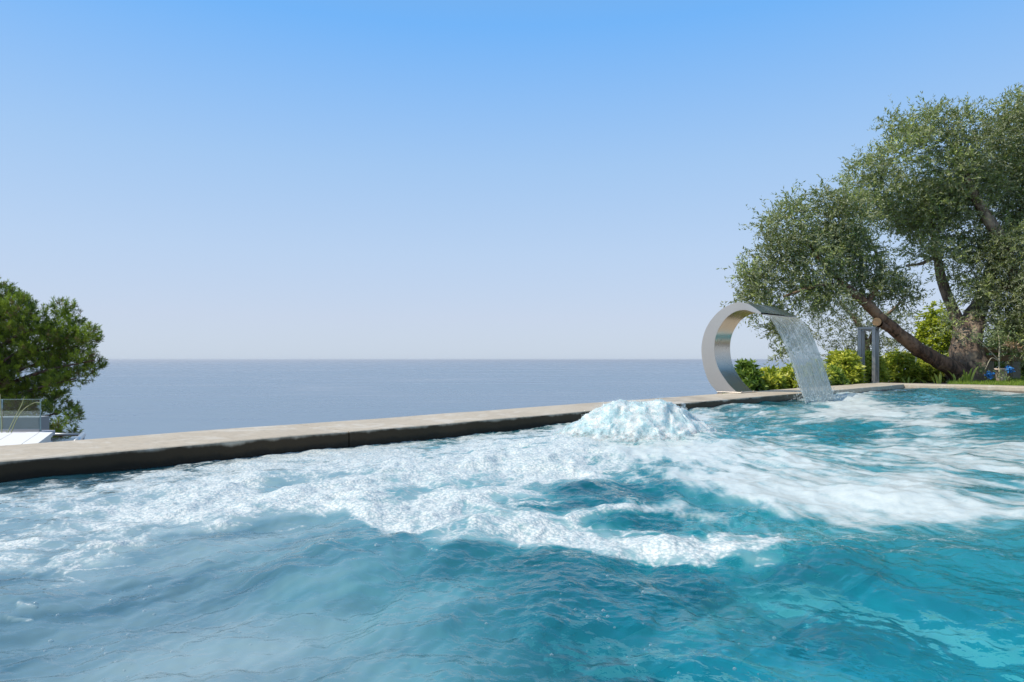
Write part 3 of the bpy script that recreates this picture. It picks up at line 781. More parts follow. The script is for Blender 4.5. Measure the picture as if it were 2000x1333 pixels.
# ------------------------------------------------------------------ bollard lantern
M_zinc = simple('brushed_zinc', (0.36, 0.37, 0.38), 0.42, 0.9, 12, 0.12, 0.1, 0.001, (1, 1, .1))
def pane_mat(name, tint, gl=0.10):
    m, t = new_mat(name); n = NT(t)
    g = n.n('BsdfGlossy'); g.inputs['Roughness'].default_value = 0.02; tr = n.n('BsdfTransparent'); tr.inputs[0].default_value = (*tint, 1)
    fr = n.n('Fresnel'); fr.inputs[0].default_value = 1.5
    mm = n.n('MixShader'); n.l(n.math('ADD', fr.outputs[0], gl - 0.04, clamp=True), mm.inputs[0]); n.l(tr.outputs[0], mm.inputs[1]); n.l(g.outputs[0], mm.inputs[2])
    n.out(mm.outputs[0]); return m
LX, LY = uv2xy(11.85, 3.72); rz = math.radians(-41)
lt = empty('bollard_lantern', (LX, LY, 0.02))
tag(lt, 'tall open-framed grey metal bollard lantern behind the far corner of the coping', 'lantern')
hs, pw, top = 0.105, 0.05, 0.955
ca, sa = math.cos(rz), math.sin(rz)
for sx in (-1, 1):
    for sy in (-1, 1):
        m = MB(); m.box((LX + (sx * ca - sy * sa) * hs, LY + (sx * sa + sy * ca) * hs, 0.04 + (top - .04 - .04) / 2), (pw, pw, top - .08), rz, 0.003); m.build('post', M_zinc, lt)
m = MB()
for s_ in (-1, 1):
    m.box((LX - s_ * sa * hs, LY + s_ * ca * hs, top - 0.0185), (2 * hs + pw, pw, 0.037), rz, 0.002)
    m.box((LX + s_ * ca * hs, LY + s_ * sa * hs, top - 0.0185), (pw, 2 * hs - pw - 0.001, 0.037), rz, 0.002)
m.build('top_frame', M_zinc, lt)
m = MB(); m.box((LX, LY, 0.03), (2 * hs + pw, 2 * hs + pw, 0.02), rz, 0.002); m.build('base', M_zinc, lt)
m = MB(); m.box((LX, LY, top - 0.05), (2 * hs - pw, 2 * hs - pw, 0.02), rz, 0.002); m.build('lamp_head', M_zinc, lt)

# ------------------------------------------------------------------ foliage builders
def unit(v): return v / (np.linalg.norm(v, axis=-1, keepdims=True) + 1e-9)
def leaves(base, direc, L, W, rs, fold=0.15, droop=0.0):
    """rhombic leaves; base (n,3), direc (n,3) -> V, F"""
    n = len(base); d = unit(direc)
    rnd = unit(rs.normal(size=(n, 3))); side = unit(np.cross(d, rnd)); nrm = np.cross(side, d)
    L = L[:, None]; W = W[:, None]
    a = base; b = base + d * L * 0.45 + side * W * 0.5 + nrm * W * fold; c = base + d * L - nrm * L * 0.08 * rs.rand(n, 1); e = base + d * L * 0.45 - side * W * 0.5 + nrm * W * fold
    V = np.stack([a, b, c, e], 1).reshape(-1, 3)
    return V, np.arange(4 * n).reshape(n, 4)
def limb(parent_or_none, name, paths, mat, parent, seg=12, rough=0.12, seed=1):
    """one mesh: several tapered limbs; each path = list of (point, radius)"""
    rs = np.random.RandomState(seed)
    Vs = []; Fs = []; off = 0
    for path in paths:
        P_ = [np.array(p, float) for p, r_ in path]; Rr = [r_ for p, r_ in path]
        n = max(8, len(path) * 7)
        pts = np.array(catmull(P_, n)); rad = np.array(catmull([(x, 0) for x in Rr], n))[:, 0]
        rad = np.maximum(rad, 0.002)
        t = unit(np.gradient(pts, axis=0)); up = np.array([0.3, 0.9, 0.2])
        ph = rs.rand() * 10
        for i in range(n):
            aa = unit(up - t[i] * up.dot(t[i])); up = aa; bb = np.cross(t[i], aa)
            ang = np.arange(seg) / seg * 2 * np.pi
            nn = 1 + rough * 1.3 * perlin(np.cos(ang) * 1.7 + ph, np.sin(ang) * 1.7 + i * 0.16, seed) + rough * 0.9 * perlin(np.cos(ang) * 5 + ph, np.sin(ang) * 5 + i * 0.35, seed + 2)
            Vs.append(pts[i] + (np.cos(ang)[:, None] * aa + np.sin(ang)[:, None] * bb) * (rad[i] * nn)[:, None])
        g_ = np.arange(n * seg).reshape(n, seg) + off; gn = np.roll(g_, -1, 1)
        Fs.append(np.stack([g_[:-1].ravel(), gn[:-1].ravel(), gn[1:].ravel(), g_[1:].ravel()], 1)); off += n * seg
    return mesh_np(name, np.vstack(Vs), np.vstack(Fs), mat, parent)
def bark_mat(name, c1, c2, c3, sc=14):
    m, t = new_mat(name); n = NT(t)
    p = n.pos((1, 1, 0.35)); f = n.noise(p, sc, 6, 0.65, 0.5); g_ = n.noise(n.pos(), 3.5, 4, 0.6)
    c = n.mix(n.rng(f, 0.35, 0.62), c1, c2); c = n.mix(n.math('MULTIPLY', n.rng(g_, 0.5, 0.65), 0.7), c, c3)
    s = n.princ(Base_Color=c, Roughness=0.9); n.l(n.bump(f, 0.9, 0.03), s.inputs['Normal']); n.out(s.outputs[0]); return m

def olive_crown(blobs_, rs, col_fn, per=3300, L=0.075, W=0.021):
    """blobs: (x,y,Y,r_px,density) in photo measure -> leaf mesh arrays"""
    Bs = []; Ds = []; Cs = []; Ls = []
    for (x, y, Yd, rp, dn) in blobs_:
        c = np.array(P(x, y, Yd)); R_ = rp / F * Yd
        nt = int(per / 16 * dn * 1.25 * (rp / 60.0) ** 2); R_ *= 0.84
        # twigs that start inside and reach outwards and up, some drooping
        st_ = unit(rs.normal(size=(nt, 3))) * (rs.rand(nt, 1) ** 0.5) * R_ * np.array([0.9, 1.2, 0.85])
        dr = unit(unit(st_) * 0.7 + rs.normal(size=(nt, 3)) * 0.45 + np.array([-0.05, 0, 0.25]))
        ln = (0.16 + 0.26 * rs.rand(nt)) 
        tone = (0.75 + 0.5 * rs.rand(nt)) * rs.uniform(0.55, 1.5)
        nl = 16
        for j in range(nl):
            s = (j + rs.rand(nt)) / nl
            p = c + st_ + dr * (ln * s)[:, None] + np.array([0, 0, -1.0]) * (0.10 * ln * s * s)[:, None]
            d = unit(dr * 0.75 + unit(rs.normal(size=(nt, 3))) * 0.8)
            Bs.append(p); Ds.append(d); Ls.append((L * (0.6 + 0.6 * rs.rand(nt)) * (1.1 - 0.35 * s)))
            Cs.append(col_fn(rs, nt, tone, p))
    B = np.vstack(Bs); D_ = np.vstack(Ds); Lh = np.concatenate(Ls); C = np.vstack(Cs)
    V, Fc = leaves(B, D_, Lh, Lh * (W / L) * (0.8 + 0.5 * rs.rand(len(Lh))), rs)
    return V, Fc, np.repeat(C, 4, 0)

M_olive_leaf = leaf_mat('olive_leaf', (0.33, 0.36, 0.23), 0.32, 0.42)
M_olive_bark = bark_mat('olive_bark', (0.06, 0.042, 0.03), (0.24, 0.17, 0.12), (0.36, 0.29, 0.2))
M_red_bark = bark_mat('reddish_bark', (0.045, 0.026, 0.016), (0.20, 0.11, 0.065), (0.34, 0.21, 0.13))
def olive_col(rs, n, tone, p):
    base = np.array([0.16, 0.21, 0.045]); alt = np.array([0.36, 0.40, 0.15])
    k = rs.rand(n, 1) ** 1.5
    return (base * (1 - k) + alt * k) * tone[:, None]

rs = np.random.RandomState(11)
ot = empty('olive_tree', P(1885, 742, 12.0)); ot.location.z = 0.02
tag(ot, 'large old olive tree with silvery grey-green crown, thick trunk and leaning reddish limb', 'tree')
def pr(x, y, Y, wpx): return (P(x, y, Y), wpx / F * Y)
trunk_paths = [
 [pr(1892, 757, 12.0, 40), pr(1890, 735, 12.0, 33), pr(1888, 700, 12.0, 29), pr(1890, 665, 12.05, 26), pr(1897, 635, 12.1, 22), pr(1912, 600, 12.2, 15), pr(1926, 560, 12.2, 12), pr(1945, 500, 12.3, 10), pr(1985, 430, 12.4, 8), pr(2040, 350, 12.4, 5)],
 [pr(1886, 660, 12.1, 15), pr(1868, 620, 12.2, 10), pr(1848, 575, 12.3, 9), pr(1835, 530, 12.3, 8), pr(1828, 490, 12.3, 5), pr(1815, 430, 12.2, 4), pr(1790, 360, 12.1, 2)],
 [pr(1985, 560, 11.9, 8), pr(1960, 480, 11.8, 10.5), pr(1930, 430, 11.8, 10), pr(1905, 385, 11.8, 8), pr(1880, 330, 11.8, 5), pr(1860, 280, 11.8, 2.5)],
 [pr(1926, 570, 12.2, 9), pr(1960, 560, 12.0, 9), pr(1990, 560, 11.9, 8), pr(2040, 540, 11.9, 5)],
 [pr(1828, 500, 12.3, 4), pr(1800, 515, 12.2, 3), pr(1770, 520, 12.1, 2)],
]
limb(None, 'trunk', trunk_paths, M_olive_bark, ot, 18, 0.16, 3)
lean = [[pr(1895, 752, 11.9, 20), pr(1862, 722, 11.8, 17), pr(1825, 702, 11.6, 14.5), pr(1790, 680, 11.4, 13), pr(1750, 648, 11.2, 12), pr(1712, 612, 11.0, 10), pr(1678, 582, 10.9, 7.5), pr(1640, 548, 10.9, 6), pr(1600, 505, 11.0, 4), pr(1565, 450, 11.0, 2)],
        [pr(1690, 592, 10.9, 6), pr(1715, 560, 11.1, 4), pr(1720, 520, 11.2, 3), pr(1700, 470, 11.3, 2)],
        [pr(1650, 555, 10.9, 4), pr(1590, 560, 10.7, 3), pr(1530, 580, 10.6, 2)],
        [pr(1745, 650, 11.2, 6), pr(1730, 640, 11.05, 6), pr(1718, 633, 10.95, 7)]]
limb(None, 'limb', lean, M_red_bark, ot, 14, 0.14, 6)['label'] = 'reddish brown leaning limb'
M_cut = simple('cut_wood', (0.62, 0.34, 0.16), 0.8, 0, 30, 0.2)
c = Vector(P(1712, 629, 10.92)); m = MB(); m.tube([c + Vector((0.02, 0.03, 0)), c + Vector((-0.004, -0.012, 0.0))], 0.066, 14)
m.build('cut_stub', M_cut, ot)['label'] = 'pale orange cut face of a sawn branch'
cb = []
def add(Y, lst, dn=1.0):
    for (x, y, rp) in lst: cb.append((x, y, Y, rp, dn))
add(10.9, [(1500, 555, 42), (1520, 490, 48), (1480, 585, 26), (1545, 430, 40), (1580, 500, 60), (1640, 430, 48), (1570, 570, 42), (1610, 395, 30), (1660, 400, 30), (1500, 440, 20), (1620, 570, 45), (1545, 395, 20), (1465, 530, 24), (1470, 565, 22), (1455, 590, 14), (1475, 610, 12)], 1.15)
add(11.2, [(1670, 500, 55), (1700, 560, 50), (1745, 545, 24), (1640, 470, 50), (1760, 575, 32)], 1.35)
add(10.8, [(1525, 620, 24), (1532, 655, 22), (1522, 690, 16), (1510, 600, 20), (1515, 640, 16)], 1.2)
add(11.8, [(1720, 370, 55), (1762, 300, 58), (1690, 330, 34), (1830, 262, 50), (1850, 330, 62), (1700, 415, 36), (1905, 290, 60), (1962, 245, 52), (1990, 215, 40), (1790, 250, 34), (1745, 240, 22), (1830, 220, 22), (1890, 235, 28), (1665, 365, 22)], 1.0)
add(12.2, [(1790, 400, 65), (1800, 440, 45), (1730, 425, 30), (1850, 400, 60), (1900, 370, 60), ], 1.7)
add(12.3, [(1960, 340, 75), (2040, 280, 90), (2000, 420, 80), (2080, 400, 110), (2100, 250, 100), (2010, 340, 70), (2050, 210, 60)], 1.1)
add(12.1, [(1800, 487, 38), (1850, 497, 42), (1895, 490, 42), (1875, 450, 40), (1870, 545, 26)], 0.9)
add(11.9, [(1935, 500, 50), (1960, 560, 60), (2010, 600, 70), (1905, 560, 30), (1975, 480, 55), (2060, 500, 100), (1990, 650, 50), (2060, 650, 90), (1930, 600, 26), (1940, 640, 22), (1860, 600, 16), (1850, 640, 16)], 1.1)
V, Fc, C = olive_crown(cb, rs, olive_col)
mesh_np('crown', V, Fc, M_olive_leaf, ot, smooth=False, attrs=dict(col=C))

# paler olive behind
ot2 = empty('olive_tree', P(1700, 740, 16.0)); ot2.location.z = -0.1
tag(ot2, 'smaller pale loose-leaved olive tree standing behind the lantern and the leaning limb', 'tree')
limb(None, 'trunk', [[pr(1700, 760, 16, 9), pr(1695, 700, 16, 7), pr(1680, 640, 16, 5), pr(1640, 590, 16, 3)], [pr(1690, 680, 16, 5), pr(1720, 630, 16, 4), pr(1760, 590, 16, 2)]], M_olive_bark, ot2, 10, 0.1, 9)
cb = []
add(16.0, [(1620, 600, 48), (1660, 640, 50), (1600, 650, 36), (1710, 650, 50), (1640, 690, 40), (1700, 700, 45), (1750, 620, 38), (1580, 600, 26), (1760, 670, 40), (1575, 660, 20), (1680, 600, 30)], 1.0)
def pale_col(rs, n, tone, p):
    base = np.array([0.12, 0.155, 0.07]); alt = np.array([0.20, 0.24, 0.13]); k = rs.rand(n, 1)
    return (base * (1 - k) + alt * k) * tone[:, None]
V, Fc, C = olive_crown(cb, rs, pale_col, per=1900, L=0.08, W=0.02)
mesh_np('crown', V, Fc, M_olive_leaf, ot2, smooth=False, attrs=dict(col=C))

# broad-leaved shrubs
M_shrub_leaf = leaf_mat('glossy_leaf', None, 0.35, 0.32)
M_twig = simple('green_brown_twig', (0.14, 0.12, 0.06), 0.8)
def shrub(name, label, cat, cx, y_top, y_bot, hw, Y, rs, group=None, nw=90, cols=None, L=0.095, W=0.032, depth=0.35, zbase=0.02, nleaf=9):
    base = np.array(P(cx, y_bot, Y)); base[2] = zbase
    top = P(cx, y_top, Y)[2]; Hh = top - zbase; Rw = hw / F * Y
    root = empty(name, tuple(base)); tag(root, label, cat, group)
    d = rs.normal(size=(nw, 3)); d[:, 2] = np.abs(d[:, 2]) * 1.1 ; d = unit(d)
    rr = 0.55 + 0.45 * rs.rand(nw) ** 0.4
    tip = base + np.stack([d[:, 0] * Rw * rr, d[:, 1] * depth * rr, 0.12 * Hh + d[:, 2] * Hh * 0.82 * rr + 0.06 * Hh * rs.normal(size=nw)], 1)
    ax = unit(d + np.array([0, 0, 0.8]) + rs.normal(size=(nw, 3)) * 0.2)
    if cols is None: cols = ((0.055, 0.10, 0.016), (0.24, 0.30, 0.035))
    B = []; D_ = []; C = []; Lh = []
    new = rs.rand(nw) * 0.8 + 0.2 * (d[:, 2] > 0.3)
    for k in range(nleaf * 2):
        lay = k // nleaf
        az = (k % nleaf) / nleaf * 2 * np.pi + rs.rand(nw) * 0.7
        s1 = unit(np.cross(ax, np.array([0.31, 0.2, 0.93]))); s2 = np.cross(ax, s1)
        rdir = np.cos(az)[:, None] * s1 + np.sin(az)[:, None] * s2
        el_ = (0.75 if lay == 0 else 0.15) + rs.normal(size=(nw, 1)) * 0.15
        B.append(tip - ax * (0.0 if lay == 0 else 0.035)); D_.append(rdir + ax * el_)
        kk = np.clip(new[:, None] * (1.0 if lay == 0 else 0.35) + rs.rand(nw, 1) * 0.25 - 0.1, 0, 1)
        C.append(np.array(cols[0]) * (1 - kk) + np.array(cols[1]) * kk)
        Lh.append(L * (0.7 + 0.5 * rs.rand(nw)) * (0.85 if lay == 0 else 1.1))
    # inner fill leaves
    ni = nw * 9
    q = unit(rs.normal(size=(ni, 3))); q[:, 2] = np.abs(q[:, 2]); q *= rs.rand(ni, 1) ** 0.45
    B.append(base + np.stack([q[:, 0] * Rw * 0.95, q[:, 1] * depth * 0.95, 0.05 * Hh + q[:, 2] * Hh * 0.86], 1)); D_.append(rs.normal(size=(ni, 3)) + np.array([0, 0, 0.3]))
    kk = rs.rand(ni, 1) * 0.35; C.append(np.array(cols[0]) * (1 - kk) + np.array(cols[1]) * kk); Lh.append(L * (0.7 + 0.5 * rs.rand(ni)))
    B = np.vstack(B); D_ = np.vstack(D_); C = np.vstack(C); Lh = np.concatenate(Lh)
    V, Fc = leaves(B, D_, Lh, Lh * W / L, rs)
    mesh_np('foliage', V, Fc, M_shrub_leaf, root, smooth=False, attrs=dict(col=np.repeat(C, 4, 0)))
    pick = rs.choice(nw, min(16, nw), replace=False)
    limb(None, 'stems', [[(base + rs.normal(size=3) * np.array([Rw * .15, .03, 0]) - np.array([0, 0, .05]), 0.010), ((base * 0.55 + tip[i] * 0.45) , 0.007), (tip[i], 0.004)] for i in pick], M_twig, root, 6, 0.05, 2)
    return root
rs = np.random.RandomState(5)
G = 'broad-leaved shrubs in the hedge beyond the coping'
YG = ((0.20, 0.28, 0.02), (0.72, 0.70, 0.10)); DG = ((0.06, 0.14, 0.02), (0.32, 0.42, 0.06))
shrub('hedge_shrub', 'dark green rounded hedge shrub seen through the open curve of the steel spout', 'shrub', 1455, 700, 772, 30, 8.9, rs, G, 70, DG, zbase=-0.03)
shrub('hedge_shrub', 'low yellow-green hedge shrub just right of the dark one under the spout', 'shrub', 1503, 718, 768, 24, 9.2, rs, G, 55, YG)
shrub('hedge_shrub', 'low yellow-green hedge shrub seen at the left edge of the falling water', 'shrub', 1545, 712, 765, 26, 9.4, rs, G, 55, YG)
shrub('hedge_shrub', 'yellow-green hedge shrub seen through the falling sheet of water', 'shrub', 1592, 705, 762, 30, 9.8, rs, G, 60, YG)
shrub('hedge_shrub', 'tall leafy hedge shrub between the falling water and the lantern', 'shrub', 1645, 680, 760, 36, 10.6, rs, G, 110, YG)
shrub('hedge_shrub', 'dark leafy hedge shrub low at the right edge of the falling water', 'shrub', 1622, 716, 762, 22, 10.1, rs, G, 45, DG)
shrub('hedge_shrub', 'yellow-green hedge shrub standing directly behind the lantern', 'shrub', 1692, 684, 758, 38, 11.6, rs, G, 120, YG)
shrub('hedge_shrub', 'bushy green hedge shrub under the leaning limb just right of the lantern', 'shrub', 1752, 682, 758, 40, 12.4, rs, G, 130, YG, L=0.085)
shrub('hedge_shrub', 'darker hedge shrub under the leaning limb next to the olive trunk', 'shrub', 1812, 700, 756, 38, 12.6, rs, G, 110, YG, L=0.085)
shrub('bright_shrub', 'bright lime-green shrub behind the fork of the olive trunk and its leaning limb', 'shrub', 1828, 592, 740, 52, 15.0, rs, None, 300, ((0.20, 0.28, 0.02), (0.62, 0.64, 0.06)), L=0.085, W=0.038, depth=0.6)
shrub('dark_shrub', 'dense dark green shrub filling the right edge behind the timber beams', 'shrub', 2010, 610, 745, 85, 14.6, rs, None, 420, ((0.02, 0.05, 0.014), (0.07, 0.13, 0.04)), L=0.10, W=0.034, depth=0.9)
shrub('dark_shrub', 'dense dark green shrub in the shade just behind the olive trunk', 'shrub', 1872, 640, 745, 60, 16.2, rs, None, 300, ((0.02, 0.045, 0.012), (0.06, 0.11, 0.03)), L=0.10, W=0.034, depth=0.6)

# strap-leaved plants at the trunk
M_strap = leaf_mat('strap_leaf', None, 0.4, 0.4)
def strap_plant(label, blades, Y, rs):
    bx = sum(b[0] for b in blades) / len(blades)
    root = empty('strap_leaf_plant', P(bx, 745, Y)); root.location.z = 0.02
    tag(root, label, 'plant', 'strap-leaved plants at the foot of the olive tree')
    for (x0, x1, yt, wp, kc) in blades:
        a_ = np.array(P(x0, 760, Y)); a_[2] = 0.0; b_ = np.array(P(x1, yt, Y - 0.05 * rs.rand()))
        n_ = 9; Vb = []; 
        for i in range(n_):
            s = i / (n_ - 1); c_ = a_ + (b_ - a_) * np.array([s ** 1.6, s, 1 - (1 - s) ** 1.25]); w = wp / F * Y * (0.6 + 0.6 * s) * (1 - s ** 4) + 0.001
            Vb += [c_ + np.array([-w / 2, 0.01, 0]), c_ + np.array([0, -0.008, 0]), c_ + np.array([w / 2, 0.01, 0])]
        Fb = []
        for i in range(n_ - 1):
            for j in range(2): q0 = i * 3 + j; Fb.append((q0, q0 + 1, q0 + 4, q0 + 3))
        col = np.tile(np.array([0.30, 0.42, 0.04]) * (1 - kc) + np.array([0.62, 0.66, 0.16]) * kc, (len(Vb), 1))
        mesh_np('blade', Vb, Fb, M_strap, root, attrs=dict(col=col))
rs = np.random.RandomState(8)
strap_plant('small strap-leaved plant left of the olive trunk, bent yellow blades', [(1815, 1795, 741, 3, .5), (1832, 1824, 729, 6, .6), (1836, 1837, 728, 7, .8), (1826, 1818, 735, 4, .3), (1808, 1790, 738, 3, .4)], 11.3, rs)
strap_plant('small strap-leaved plant in front of the middle of the olive trunk', [(1866, 1862, 730, 6, .8), (1868, 1850, 724, 3, .6), (1872, 1876, 738, 5, .3), (1876, 1882, 733, 4, .5)], 11.3, rs)
strap_plant('tallest strap-leaved plant with upright sword-like blades at the right foot of the olive trunk', [(1886, 1882, 722, 5, .1), (1888, 1888, 727, 5, .3), (1892, 1899, 719, 5, .2), (1896, 1911, 716, 6, .9), (1889, 1893, 730, 6, .1), (1884, 1880, 732, 4, .4)], 11.3, rs)
strap_plant('tiny strap-leaved plant with short pale blades between the lantern and the trunk', [(1768, 1760, 738, 4, .6), (1774, 1776, 736, 4, .7), (1779, 1789, 741, 3, .5)], 11.3, rs)

# lawn grass
rs = np.random.RandomState(21)
k = 26000
gy_ = rs.uniform(10.1, 15.5, k); gx_ = rs.uniform(0.55, 0.95, k) * gy_
ok = ((gx_ + gy_) * R2 > COPE_U + 0.57) & (gx_ / gy_ > 0.64)
gx_, gy_ = gx_[ok], gy_[ok]; k = len(gx_)
base = np.stack([gx_, gy_, np.full(k, 0.018)], 1)
V, Fc = leaves(base, np.array([0, 0, 1.0]) + rs.normal(size=(k, 3)) * 0.35, 0.05 + 0.05 * rs.rand(k), np.full(k, 0.008), rs)
kk = rs.rand(k, 1); C = np.array([0.10, 0.20, 0.02]) * (1 - kk) + np.array([0.30, 0.40, 0.05]) * kk
tag(mesh_np('lawn', V, Fc, leaf_mat('grass_blade', None, 0.35, 0.5), smooth=False, attrs=dict(col=np.repeat(C, 4, 0))), 'short bright green lawn right of the olive trunk', 'grass', kind='stuff')

# young plant in a pale pot with a dried branch
rs = np.random.RandomState(31)
yp = empty('young_plant', P(1952, 735, 11.6)); yp.location.z = 0.02
tag(yp, 'young grey-green sapling with forked pale stems and one dried brown branch, right of the trunk', 'plant')
M_pale_stem = simple('pale_stem', (0.42, 0.38, 0.26), 0.8)
stems = [[pr(1952, 735, 11.6, 1.6), pr(1951, 703, 11.6, 1.4), pr(1952, 670, 11.6, 1.2), pr(1948, 645, 11.6, .8)],
         [pr(1951, 705, 11.6, 1.2), pr(1930, 683, 11.55, 1.0), pr(1908, 662, 11.5, .6)],
         [pr(1952, 680, 11.6, 1.0), pr(1964, 668, 11.6, .8), pr(1972, 650, 11.6, .5)],
         [pr(1951, 706, 11.6, 1.0), pr(1936, 700, 11.5, .8), pr(1924, 722, 11.4, .5)]]
limb(None, 'stems', stems, M_pale_stem, yp, 6, 0.05, 4)
cpts = [(1948, 650, 16), (1925, 668, 20), (1905, 660, 14), (1965, 655, 18), (1940, 672, 14), (1970, 672, 12), (1935, 655, 14), (1925, 730, 14), (1915, 718, 10), (1960, 735, 12)]
B = []; 
for (x, y, rp) in cpts:
    c_ = np.array(P(x, y, 11.5)); B.append(c_ + unit(rs.normal(size=(46, 3))) * rs.rand(46, 1) ** .5 * rp / F * 11.5)
B = np.vstack(B); kk = rs.rand(len(B), 1)
V, Fc = leaves(B, rs.normal(size=B.shape) + np.array([0, 0, .8]), 0.05 + 0.03 * rs.rand(len(B)), np.full(len(B), 0.018), rs)
mesh_np('foliage', V, Fc, M_shrub_leaf, yp, smooth=False, attrs=dict(col=np.repeat(np.array([.12, .18, .07]) * (1 - kk) + np.array([.34, .40, .18]) * kk, 4, 0)))
B = []
for i in range(90):
    s = rs.rand(); x = 1964 + 30 * s; y = 671 + 6 * s + 18 * max(0, s - .75) * 4 * .3
    B.append(np.array(P(x + rs.normal() * 1.5, y + rs.normal() * 3, 11.45)))
B = np.array(B); kk = rs.rand(len(B), 1)
V, Fc = leaves(B, rs.normal(size=B.shape) + np.array([.3, 0, -.6]), 0.05 + 0.03 * rs.rand(len(B)), np.full(len(B), 0.025), rs)
mesh_np('dried_branch', V, Fc, M_strap, yp, smooth=False, attrs=dict(col=np.repeat(np.array([.40, .24, .13]) * (1 - kk) + np.array([.62, .46, .32]) * kk, 4, 0)))['label'] = 'dried pale brown leaves'
def lathe(mb, c, prof, seg=18):
    rings = []
    for (r_, z_) in prof: rings.append([mb.bm.verts.new((c[0] + r_ * math.cos(2 * math.pi * k / seg), c[1] + r_ * math.sin(2 * math.pi * k / seg), c[2] + z_)) for k in range(seg)])
    for i in range(len(rings) - 1):
        for k in range(seg): mb.bm.faces.new((rings[i][k], rings[i][(k + 1) % seg], rings[i + 1][(k + 1) % seg], rings[i + 1][k]))
c_ = P(1954, 738, 11.8)
m = MB(); lathe(m, (c_[0], c_[1], 0.01), [(0.001, 0), (0.06, 0), (0.085, .12), (0.10, .24), (0.105, .24), (0.105, .27), (0.085, .27), (0.075, .2), (0.001, .2)])
tag(m.build('plant_pot', simple('pale_clay', (0.55, 0.45, 0.38), 0.8), smooth=True), 'small pale pinkish clay pot under the young sapling', 'plant pot')
# blue flowering clumps
M_blue = simple('blue_petal', (0.03, 0.20, 0.52), 0.5, 0, 40, 0.3)
for (x, y, rp, lab) in ((1933, 733, 9, 'small bright blue clump low in the grass left of the clay pot'), (1971, 722, 9, 'small bright blue clump right of the clay pot')):
    root = empty('blue_flowers', P(x, 745, 11.5)); root.location.z = 0.02; tag(root, lab, 'flowers', 'bright blue clumps beside the young sapling')
    c_ = np.array(P(x, y, 11.4)); B = c_ + unit(rs.normal(size=(110, 3))) * rs.rand(110, 1) ** .5 * rp * 0.8 / F * 11.5
    V, Fc = leaves(B, rs.normal(size=B.shape), np.full(110, .035), np.full(110, .03), rs); mesh_np('petals', V, Fc, M_blue, root, smooth=False)
    limb(None, 'stems', [[((root.location.x + rs.normal() * .01, root.location.y, 0.0), .004), (B[i], .003)] for i in range(6)], M_twig, root, 5, 0.02, 1)
# timber beams
M_timber = simple('weathered_timber', (0.30, 0.17, 0.08), 0.85, 0, 5, 0.35, 0.5, 0.006, (0.6, 6, 10))
a_ = P(1955, 684, 13.2)
m = MB(); m.box(a_, (0.80, 0.14, 0.105), 0.05, 0.008); tag(m.build('timber_beam', M_timber), 'upper weathered brown timber beam lying behind the young sapling', 'timber beam', 'stacked timber beams')
a_ = P(1950, 700, 13.2)
m = MB(); m.box((a_[0], a_[1], a_[2]), (0.86, 0.16, 0.12), -0.03, 0.008); tag(m.build('timber_beam', M_timber), 'lower weathered brown timber beam lying behind the young sapling', 'timber beam', 'stacked timber beams')
for x in (1927, 1978):
    q = P(x, 700, 13.2); h0 = q[2] - 0.065
    m = MB(); m.box((q[0], q[1], h0 / 2), (0.16, 0.2, h0), 0, 0.01); tag(m.build('stone_block', simple('rough_stone', (0.32, 0.27, 0.2), 0.9, 0, 8, .3, .6, .02)), ('left' if x < 1950 else 'right') + ' rough stone block carrying the timber beams', 'stone block', 'stone blocks under the timber beams')
# wire fence
wf = empty('wire_fence', P(1860, 745, 13.6)); wf.location.z = 0.02
tag(wf, 'thin green wire mesh fence behind the olive trunk', 'fence')
M_wire = simple('wire', (0.25, 0.32, 0.27), 0.5, 0.6)
m = MB()
xa, xb = P(1790, 0, 13.6)[0], P(1935, 0, 13.6)[0]
for i in range(14): x = xa + (xb - xa) * i / 13; m.tube([(x, 13.6, 0.02), (x, 13.6, 0.62)], 0.0022, 4)
for i in range(6): z = 0.05 + i * 0.11; m.tube([(xa, 13.6, z), (xb, 13.6, z)], 0.0022, 4)
m.build('mesh_panel', M_wire, wf)
for x in (xa, xb): m = MB(); m.tube([(x, 13.62, 0), (x, 13.62, 0.68)], 0.018, 8); m.build('post', M_wire, wf)

# ------------------------------------------------------------------ pine tree
M_needle = leaf_mat('pine_needle', None, 0.25, 0.5)
M_pine_bark = bark_mat('pine_bark', (0.05, 0.03, 0.02), (0.16, 0.10, 0.07), (0.22, 0.17, 0.13), 5)
rs = np.random.RandomState(17)
YP = 25.0
pt = empty('pine_tree', P(-60, 980, YP)); pt.location.z = -8.5
tag(pt, 'bushy green Mediterranean pine rising beyond the lower terrace at the left', 'tree')
def pp(x, y, dy, w): return (P(x, y, YP + dy), w / F * YP)
pl = [[(tuple(pt.location), 0.32), pp(-60, 900, 0, 13), pp(-40, 820, 0, 11), pp(-20, 740, 0, 9), pp(-10, 650, 0, 6), pp(5, 580, 0, 3)]]
tips = [(60, 640), (120, 625), (165, 660), (185, 700), (150, 735), (100, 760), (120, 800), (130, 845), (80, 850), (40, 680), (90, 700), (20, 600)]
for (x, y) in tips: pl.append([pp(-30, min(y + 70, 850), 0, 5), pp((x - 30) / 2, y + 28, 0.3 * rs.normal(), 3), pp(x, y + 4, 0.4 * rs.normal(), 1.2)])
limb(None, 'trunk', pl, M_pine_bark, pt, 8, 0.1, 12)
